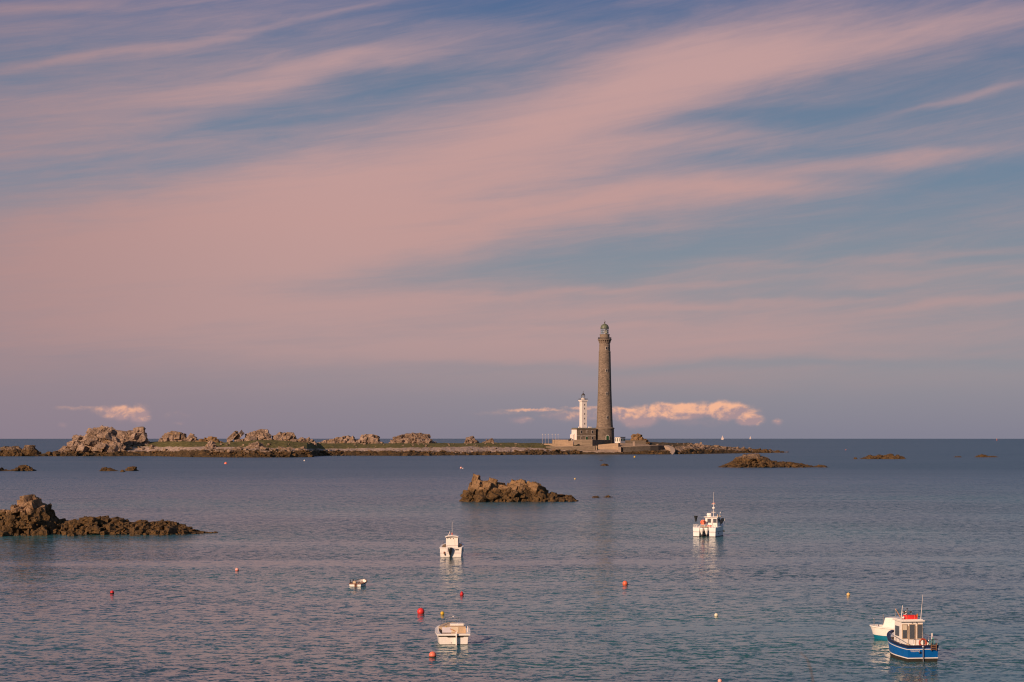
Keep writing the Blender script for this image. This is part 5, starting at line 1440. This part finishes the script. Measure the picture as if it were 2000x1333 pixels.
def catamaran():
    d = wd(1049.0)
    root = thing('catamaran', 'white catamaran workboat with twin outboards and tall mast', 'boat', (X(1375.5, d), d, seaz(d)), math.radians(-19))
    for sx in (-1, 1):
        cx = sx * 1.13
        # sponson: stations from stern to bow
        st = []
        for t in np.linspace(0, 1, 9):
            tap = max(0.0, 1 - max(0, (t - 0.6) / 0.4) ** 2.2)
            wt, wb = 0.46 * (0.12 + 0.88 * tap), 0.40 * (0.05 + 0.95 * tap)
            zt = 1.27 + 0.32 * t ** 2.5
            inn = -sx * 0.22 * max(0, (t - 0.6) / 0.4) ** 2
            y = 6.6 * t
            st.append([(cx + inn - wb, y - 0.3 * t ** 6, -0.15), (cx + inn - wt, y, zt), (cx + inn + wt, y, zt), (cx + inn + wb, y - 0.3 * t ** 6, -0.15)])
        mb = MB()
        for a, b in zip(st[:-1], st[1:]): mb.strip(a, b, True, False)
        mb.poly(st[0]); mb.poly(st[-1])
        hull = mb.build('hull', M_GREYH, root)
        l1, l2 = MB(), MB()
        for zz, th, nm in ((0.64, 0.05, 'rub_rail'), (0.0, 0.07, 'waterline_stripe')):
            lb = MB()
            def ring(zq, off):
                R = []
                for s_ in st:
                    f_ = (zq + 0.15) / (s_[1][2] + 0.15)
                    R.append((s_[0][0] + (s_[1][0] - s_[0][0]) * f_ - off, s_[0][1] + (s_[1][1] - s_[0][1]) * f_, zq))
                for s_ in st[::-1]:
                    f_ = (zq + 0.15) / (s_[2][2] + 0.15)
                    R.append((s_[3][0] + (s_[2][0] - s_[3][0]) * f_ + off, s_[3][1] + (s_[2][1] - s_[3][1]) * f_, zq))
                R[0] = (R[0][0], R[0][1] - off, R[0][2]); R[-1] = (R[-1][0], R[-1][1] - off, R[-1][2])
                return R
            lb.strip(ring(zz, 0.02), ring(zz + th, 0.02), True, False)
            lb.build(nm, M_RUBB, hull)
        MB().box((cx, 0.35, 1.40), (0.80, 0.04, 0.03)).build('toe_rail', M_WHITE, hull)
    MB().box((0, 3.4, 0.95), (1.5, 5.0, 0.34)).build('bridge_deck', M_GREYH, root)
    # stern rails
    r = MB()
    for a, b in ((-1.55, -0.72), (-0.62, 0.62), (0.72, 1.55)):
        r.tube([(a, 0.06, 1.27), (a, 0.06, 1.62), (b, 0.06, 1.62), (b, 0.06, 1.27)], 0.04, 6)
        for q in (0.5,): r.tube([(a + (b - a) * q, 0.06, 1.27), (a + (b - a) * q, 0.06, 1.62)], 0.035, 6)
    r.tube([(-1.55, 0.06, 1.62), (-1.55, 2.2, 1.66)], 0.035, 6)
    for y in (0.8, 1.5, 2.2): r.tube([(-1.55, y, 1.3), (-1.55, y, 1.65)], 0.03, 6)
    r.build('railing', M_WHITE, root)
    MB().box((0, 1.0, 1.16), (1.4, 0.10, 0.46)).build('transom_bulkhead', M_CREAM, root)
    outboard(root, -0.33, 0.08, 1.25, M_WHITE, s=1.12); outboard(root, 0.34, 0.08, 1.25, M_WHITE, s=1.12)
    # wheelhouse
    x0, x1, y0, y1, zt = -0.52, 1.20, 2.6, 4.5, 2.58
    c = MB()
    c.add([(x0, y0, 1.1), (x1, y0, 1.1), (x1, y1, 1.1), (x0, y1, 1.1), (x0 + 0.03, y0, zt), (x1 - 0.03, y0, zt), (x1 - 0.06, y1 - 0.3, zt), (x0 + 0.06, y1 - 0.3, zt)],
          [(3, 2, 1, 0), (4, 5, 6, 7), (0, 1, 5, 4), (1, 2, 6, 5), (2, 3, 7, 6), (3, 0, 4, 7)])
    wh = c.build('wheelhouse', M_WHITE, root)
    MB().box(((x0 + x1) / 2, (y0 + y1) / 2 - 0.1, zt + 0.05), (x1 - x0 + 0.26, y1 - y0 + 0.2, 0.10)).build('roof', M_WHITE, wh)
    for cx in (0.06, 0.86):
        fw = MB().box((cx, y0 - 0.015, 2.12), (0.56, 0.04, 0.62)).build('window', M_LAV, wh)
        MB().box((cx, y0 - 0.03, 2.12), (0.48, 0.04, 0.54)).build('pane', M_GLASS, fw)
    MB().box((x1 - 0.01, 3.5, 2.12), (0.05, 1.2, 0.58)).build('side_window', M_GLASS, wh)
    MB().box((0.46, y0 - 0.02, 1.85), (0.04, 0.03, 1.4)).build('door_seam', M_LAV, wh)
    rd = MB(); rd.lathe([(0.01, -0.30), (0.20, -0.30), (0.23, -0.26), (0.23, 0.26), (0.20, 0.30), (0.01, 0.30)], (0.0, 2.85, zt + 0.36), 18, axis='X')
    rd.box((0.0, 2.85, zt + 0.13), (0.5, 0.3, 0.08)); rd.build('life_raft', M_WHITE, root)
    ms = MB(); mx, my = 0.58, 2.95
    ms.tube([(mx, my, zt), (mx, my, 4.55)], 0.045, 7, 0.035); ms.tube([(mx, my, 4.5), (mx, my, 6.05)], 0.022, 6, 0.012)
    ms.tube([(mx - 0.30, my, 3.28), (mx + 0.30, my, 3.28)], 0.045, 6); ms.tube([(mx - 0.28, my, 4.40), (mx + 0.28, my, 4.40)], 0.04, 6)
    mo = ms.build('mast', M_LIMEW, root)
    MB().ball((mx + 0.05, my - 0.05, 3.86), 0.23, 0.72, n=16, m=10).build('radar_dome', M_WHITE, mo)
    for x, z_ in ((mx - 0.08, 4.5), (mx + 0.1, 4.52)): MB().ball((x, my, z_), 0.075, n=8, m=6).build('lamp', M_PINK, mo)
    MB().tube([(0.9, 3.6, zt + 0.1), (1.5, 3.6, zt + 0.14)], 0.06, 6).build('radar_bar', M_CREAM, root)
    MB().tube([(1.05, 3.4, zt + 0.1), (1.05, 3.4, zt + 0.38)], 0.07, 8).build('roof_lamp', M_CREAM, root)
    MB().tube([(1.15, 4.0, zt + 0.1), (1.30, 4.0, zt + 0.6)], 0.025, 6).ball((1.30, 4.0, zt + 0.64), 0.08, n=10, m=8).build('searchlight', M_WHITE, root)
    lr = MB().torus((-0.80, 2.5, 1.88), 0.27, 0.10, 'Y', 24, 8); lr.box((-0.8, 2.5, 1.88), (0.34, 0.10, 0.5)); lr.build('lifebuoy', M_ORANGE, root)
    MB().tube([(-1.05, 2.55, 1.3), (-1.05, 2.55, 2.2)], 0.03, 6).build('lifebuoy_post', M_CREAM, root)
    MB().box((0.35, 1.6, 1.40), (0.5, 0.4, 0.22)).build('fish_box', M_RED, root)
    MB().box((-0.55, 1.3, 1.36), (0.3, 0.3, 0.2)).box((-0.15, 1.3, 1.34), (0.3, 0.3, 0.18)).build('crate', M_RUST, root)
    # bow gear
    br = MB(); br.tube([(1.15, 4.9, 1.45), (1.15, 4.9, 2.45), (1.35, 6.3, 2.35), (1.35, 6.3, 1.55)], 0.045, 6); br.tube([(1.25, 5.6, 1.5), (1.25, 5.6, 2.38)], 0.04, 6)
    br.build('bow_rail', M_WHITE, root)
    cov = MB().lathe([(0.02, -0.5), (0.2, -0.48), (0.24, -0.3), (0.24, 0.35), (0.16, 0.5), (0.02, 0.52)], (0, 0, 0), 14).build('rolled_cover', M_CANVAS, root, (1.22, 4.95, 1.95))
    cov.rotation_euler = (0.2, math.radians(38), 0)
    MB().ball((1.66, 4.6, 0.62), 0.12, n=12, m=8).build('fender', M_AMBER, root)
    MB().ball((1.61, 1.6, 0.46), 0.07, n=10, m=6).build('fender', M_BLACK, root)
    # fishing rod with a landing net at the stern
    MB().tube([(-1.42, 0.3, 1.6), (-1.42, 0.3, 3.0)], 0.012, 5).build('net_pole', M_GREYF, root)
    nt = MB(); nt.torus((-1.25, 0.3, 2.82), 0.26, 0.035, 'Z', 18, 6)
    nt.lathe([(0.26, 2.82), (0.22, 2.62), (0.14, 2.35), (0.10, 2.12), (0.02, 1.98)], (-1.25, 0.3, 0), 14); nt.build('landing_net', M_NET, root)
    MB().tube([(-0.15, 0.9, 1.3), (-0.15, 0.85, 2.6), (-0.30, 0.8, 3.3)], 0.014, 5).build('fishing_rod', M_GREYF, root)


catamaran()


def dinghy():
    d = wd(1146.5)
    root = thing('dinghy', 'tiny white dinghy with two dark pegs on its side', 'boat', (X(693.5, d), d, seaz(d)), math.radians(-11))
    h = Hull(2.9, 1.32, 1.12, 0.27, 0.52, keel=-0.08, flare=0.88, bowflare=0.5, p=2.6, q=0.8, n=14)
    h.band(h.vz(0.03), 1.0, 3).build('hull', M_WHITE, root); h.band(0.0, h.vz(0.03), 1).build('bottom', M_FOUL, root)
    h.cap(0.05, 0.05, 0.02).build('gunwale', M_RUST, root)
    h.liner(0.10, 0.05).build('inner_side', M_WHITE, root); h.deck(0.10, 0.05).build('floor', M_CREAM, root)
    MB().box((0, 1.35, 0.30), (1.16, 0.24, 0.04)).build('thwart', M_WOOD, root); MB().box((0, 0.3, 0.24), (1.05, 0.3, 0.03)).build('thwart', M_CREAM, root)
    MB().box((0.02, -0.04, 0.16), (0.12, 0.07, 0.30)).build('transom_panel', M_RUST, root)
    MB().tube([(0.17, -0.03, -0.02), (0.17, -0.03, 0.30)], 0.03, 6).build('rudder_fitting', M_RUST, root)
    MB().box((-0.25, 0.75, 0.30), (0.26, 0.3, 0.34)).build('bucket', M_CREAM, root)
    rp = MB(); rng = random.Random(8)
    for q in range(4):
        x, y = rng.uniform(0.0, 0.4), rng.uniform(0.6, 1.9)
        rp.tube([(x, y, 0.14), (x + 0.1, y + 0.1, 0.42), (x + 0.25, y + 0.1, 0.2)], 0.03, 5)
    rp.build('rope', M_RUST, root)
    for y in (0.5, 1.55): MB().tube([(-0.60, y, 0.28), (-0.60, y, 0.62)], 0.045, 6).build('rowlock', M_BLACK, root)


dinghy()


# ------------------------------------------------------------------ buoys
def buoy(label, px, cy, rpx, mat, shape='ball', band=None, sink=0.22, name='mooring_buoy'):
    """a float whose middle shows on row cy"""
    d = wd(cy + rpx * (1 - 2 * sink) + rpx * 0.0)
    r = rpx * d / F
    x = X(px, d)
    zc = seaz(d) + r * (1 - 2 * sink)
    root = thing(name, label, 'buoy', (x, d, seaz(d)), 0.3, 'mooring buoys')
    zc = r * (1 - 2 * sink)
    if shape == 'ball':
        f_ = MB().ball((0, 0, zc), r, n=24, m=16).build('float', mat, root)
        top = zc + r
    elif shape == 'pear':
        f_ = MB().lathe([(0.001, zc - r), (r * 0.7, zc - r * 0.75), (r, zc - r * 0.1), (r * 0.86, zc + r * 0.45), (r * 0.5, zc + r), (r * 0.22, zc + r * 1.4), (0.001, zc + r * 1.5)], n=20).build('float', mat, root)
        top = zc + r * 1.5
    else:
        f_ = MB().lathe([(0.001, -r * 0.8), (r * 0.9, -r * 0.7), (r, 0), (r * 0.8, r * 0.8), (r * 0.3, r * 1.1), (0.001, r * 1.15)], n=16).build('float', mat, root)
        top = r * 1.15
    MB().torus((0, 0, top + r * 0.10), r * 0.14, r * 0.05, 'Y', 12, 6).build('eye', M_STEEL, root)
    if band:
        zb = -zc + r * 0.32
        rr = lambda z_: math.sqrt(max(0.0, r * r - (z_ - zc) ** 2)) + 0.008
        z0, z1 = -0.05, r * 0.30
        MB().lathe([(rr(z0), z0), (rr((z0 + z1) / 2), (z0 + z1) / 2), (rr(z1), z1)], n=24).build('waterline_band', band, root)
    return root


buoy('large red ball buoy left of the small yellow one', 822, 1195, 7.2, M_RED)
buoy('small yellow ball buoy behind the open white boat', 864, 1198.3, 3.8, M_YEL)
buoy('coral ball buoy with dark weedy waterline, in front of the open white boat', 845, 1280, 7.2, M_PINK, band=M_RUBB)
buoy('crimson pear shaped buoy farthest back behind the open white boat', 902, 1161.2, 4.0, M_CRIM, 'pear')
buoy('bright orange ball buoy alone in the middle right of the bay', 1221, 1140, 5.2, M_ORANGE)
buoy('small pale coral buoy alone in the left middle of the bay', 463, 1113.3, 3.8, M_PALEPINK, band=M_CRIM)
buoy('small deep red buoy farthest left in the bay', 219, 1157.5, 4.0, M_CRIM, band=M_RUBB)
buoy('small amber buoy above the boats at the right', 1657, 1161.5, 3.6, M_AMBER)
buoy('small cream buoy left of the right hand boats', 1399, 1201.8, 3.8, M_BUOYW)
buoy('cream buoy with a dark mark, cut by the bottom edge', 1406, 1330.5, 4.2, M_PALEPINK)
buoy('flat orange float off the grassy left half of the island', 441, 904.8, 3.2, M_PINK, 'flat', name='float')
buoy('tiny white float off the dark shore corner', 594.5, 900.2, 1.5, M_LIMEW, name='float')
buoy('pale pink float above the mid bay rock, the bigger of the touching pair', 900.5, 914.3, 2.2, M_PALEPINK, name='float')
buoy('white speck of a float, the smaller of the touching pair', 904.2, 915.2, 1.2, M_LIMEW, name='float')
buoy('tiny yellow buoy in front of the quay', 1239.5, 893, 1.9, M_YEL, name='float')
buoy('tiny yellow buoy right of the mid bay rock', 1123, 935.8, 1.8, M_AMBER, name='float')
buoy('faint pink float far out to the right', 1652, 879, 1.0, M_PINK, name='float')


def beacon():
    d = 6000.0; kk = d / F; zb = seaz(d)
    root = thing('beacon_buoy', 'tiny pillar buoy under the horizon at the far right', 'buoy', (X(1947, d), d, zb))
    MB().lathe([(0.01, -0.6), (1.3, -0.5), (1.4, 0.5), (0.7, 1.0), (0.5, 3.6), (0.01, 3.7)], n=14).build('body', M_ORANGE, root)
    MB().lathe([(0.01, 3.8), (0.6, 4.0), (0.6, 4.8), (0.01, 5.6)], n=10).build('topmark', M_YEL, root)


beacon()


def yachts():
    def one(label, px, row, mast, length, rz, two):
        d = wd(row); root = thing('sailing_boat', label, 'sailing boat', (X(px, d), d, seaz(d)), rz, 'sailing boats on the horizon')
        h = Hull(length, length * 0.3, length * 0.22, 1.1, 1.5, keel=-0.3, p=2.0, n=12)
        h.band(0, 1.0, 3).build('hull', M_SAIL, root); h.deck(1.0, 0.05).build('deck', M_SAIL, root)
        MB().box((0, length * 0.45, 1.35), (length * 0.16, length * 0.3, 0.6)).build('cabin', M_WHITE, root)
        MB().tube([(0, length * 0.55, 1.0), (0, length * 0.55, mast)], 0.12, 6, 0.08).build('mast', M_LIMEW, root)
        def sail(nm, P):
            # P: three corners; bulged, doubled for thickness
            a, b, c = [Vector(p) for p in P]; nn = 7; vs = []; fs = []
            for i in range(nn + 1):
                for j in range(nn + 1 - i):
                    u, v = i / nn, j / nn; p = a + (b - a) * u + (c - a) * v
                    vs.append((p.x + 0.9 * (u + v) * (1 - u) * (1 - v) * 0.8, p.y, p.z))
            def ix(i, j): return sum(nn + 1 - q for q in range(i)) + j
            for i in range(nn):
                for j in range(nn - i):
                    fs.append((ix(i, j), ix(i + 1, j), ix(i, j + 1)))
                    if j < nn - i - 1: fs.append((ix(i + 1, j), ix(i + 1, j + 1), ix(i, j + 1)))
            o = mesh_obj(nm, vs, fs, M_SAIL, root, True)
            o.modifiers.new('thickness', 'SOLIDIFY').thickness = 0.03
        sail('mainsail', [(0, length * 0.53, 2.0), (0.6, length * 0.04, 2.2), (0, length * 0.54, mast - 0.3)])
        if two: sail('jib', [(0, length * 0.99, 1.7), (0.5, length * 0.58, 1.9), (0, length * 0.56, mast * 0.9)])
    one('bigger pale sailing boat on the horizon, right of the lighthouse', 1414, 859.4, 14.2, 11.5, math.radians(52), True)
    one('smaller pale sailing boat on the horizon, farther right', 1467, 858.1, 14.0, 10.0, math.radians(40), True)


yachts()

# ------------------------------------------------------------------ the shore the photographer stands on, out of the picture
def headland():
    xs = np.linspace(-60, 60, 61); ys = np.linspace(-25, 62, 59)
    XX, YY = np.meshgrid(xs, ys, indexing='ij')
    zz = np.interp(YY, [-25, 3.5, 12, 34, 56, 62], [12.6, 12.4, 9.6, 3.2, -0.3, -1.2]) + 0.25 * fbm(XX / 6, YY / 6, None, 4, 3) * np.clip((np.abs(YY - 3) + np.abs(XX)) / 8, 0, 1)
    V = np.stack([XX, YY, zz], -1).reshape(-1, 3); nr, nc = XX.shape
    idx = np.arange(nr * nc).reshape(nr, nc)
    Q = np.stack([idx[:-1, :-1], idx[1:, :-1], idx[1:, 1:], idx[:-1, 1:]], -1).reshape(-1, 4)
    o = mesh_np('ground', V, Q, granite('headland_turf', mid=(0.05, 0.05, 0.02), hi=(0.10, 0.09, 0.035), weed_z=0.5, lichen=0.0, scale=1.0))
    tag(o, 'grassy bank the photograph was taken from', 'ground', kind='structure')
    d = 5.2
    pt = lambda px, py: (X(px, d), d, Z(py, d))
    pts = [(X(1606, d), d, 11.7), pt(1602, 1420), pt(1590, 1345), pt(1584, 1308), pt(1576, 1287), pt(1563, 1275)]
    st = MB().tube(pts, 0.0020, 6, 0.0009)
    tag(st.build('grass_stem', M_STEM), 'blurred thin dry grass stem poking in at the bottom edge', 'plant')


headland()

# ------------------------------------------------------------------ render settings the picture needs
scene.render.engine = 'CYCLES'
scene.cycles.filter_width = 1.15
scene.cycles.max_bounces = 6
scene.cycles.transparent_max_bounces = 8
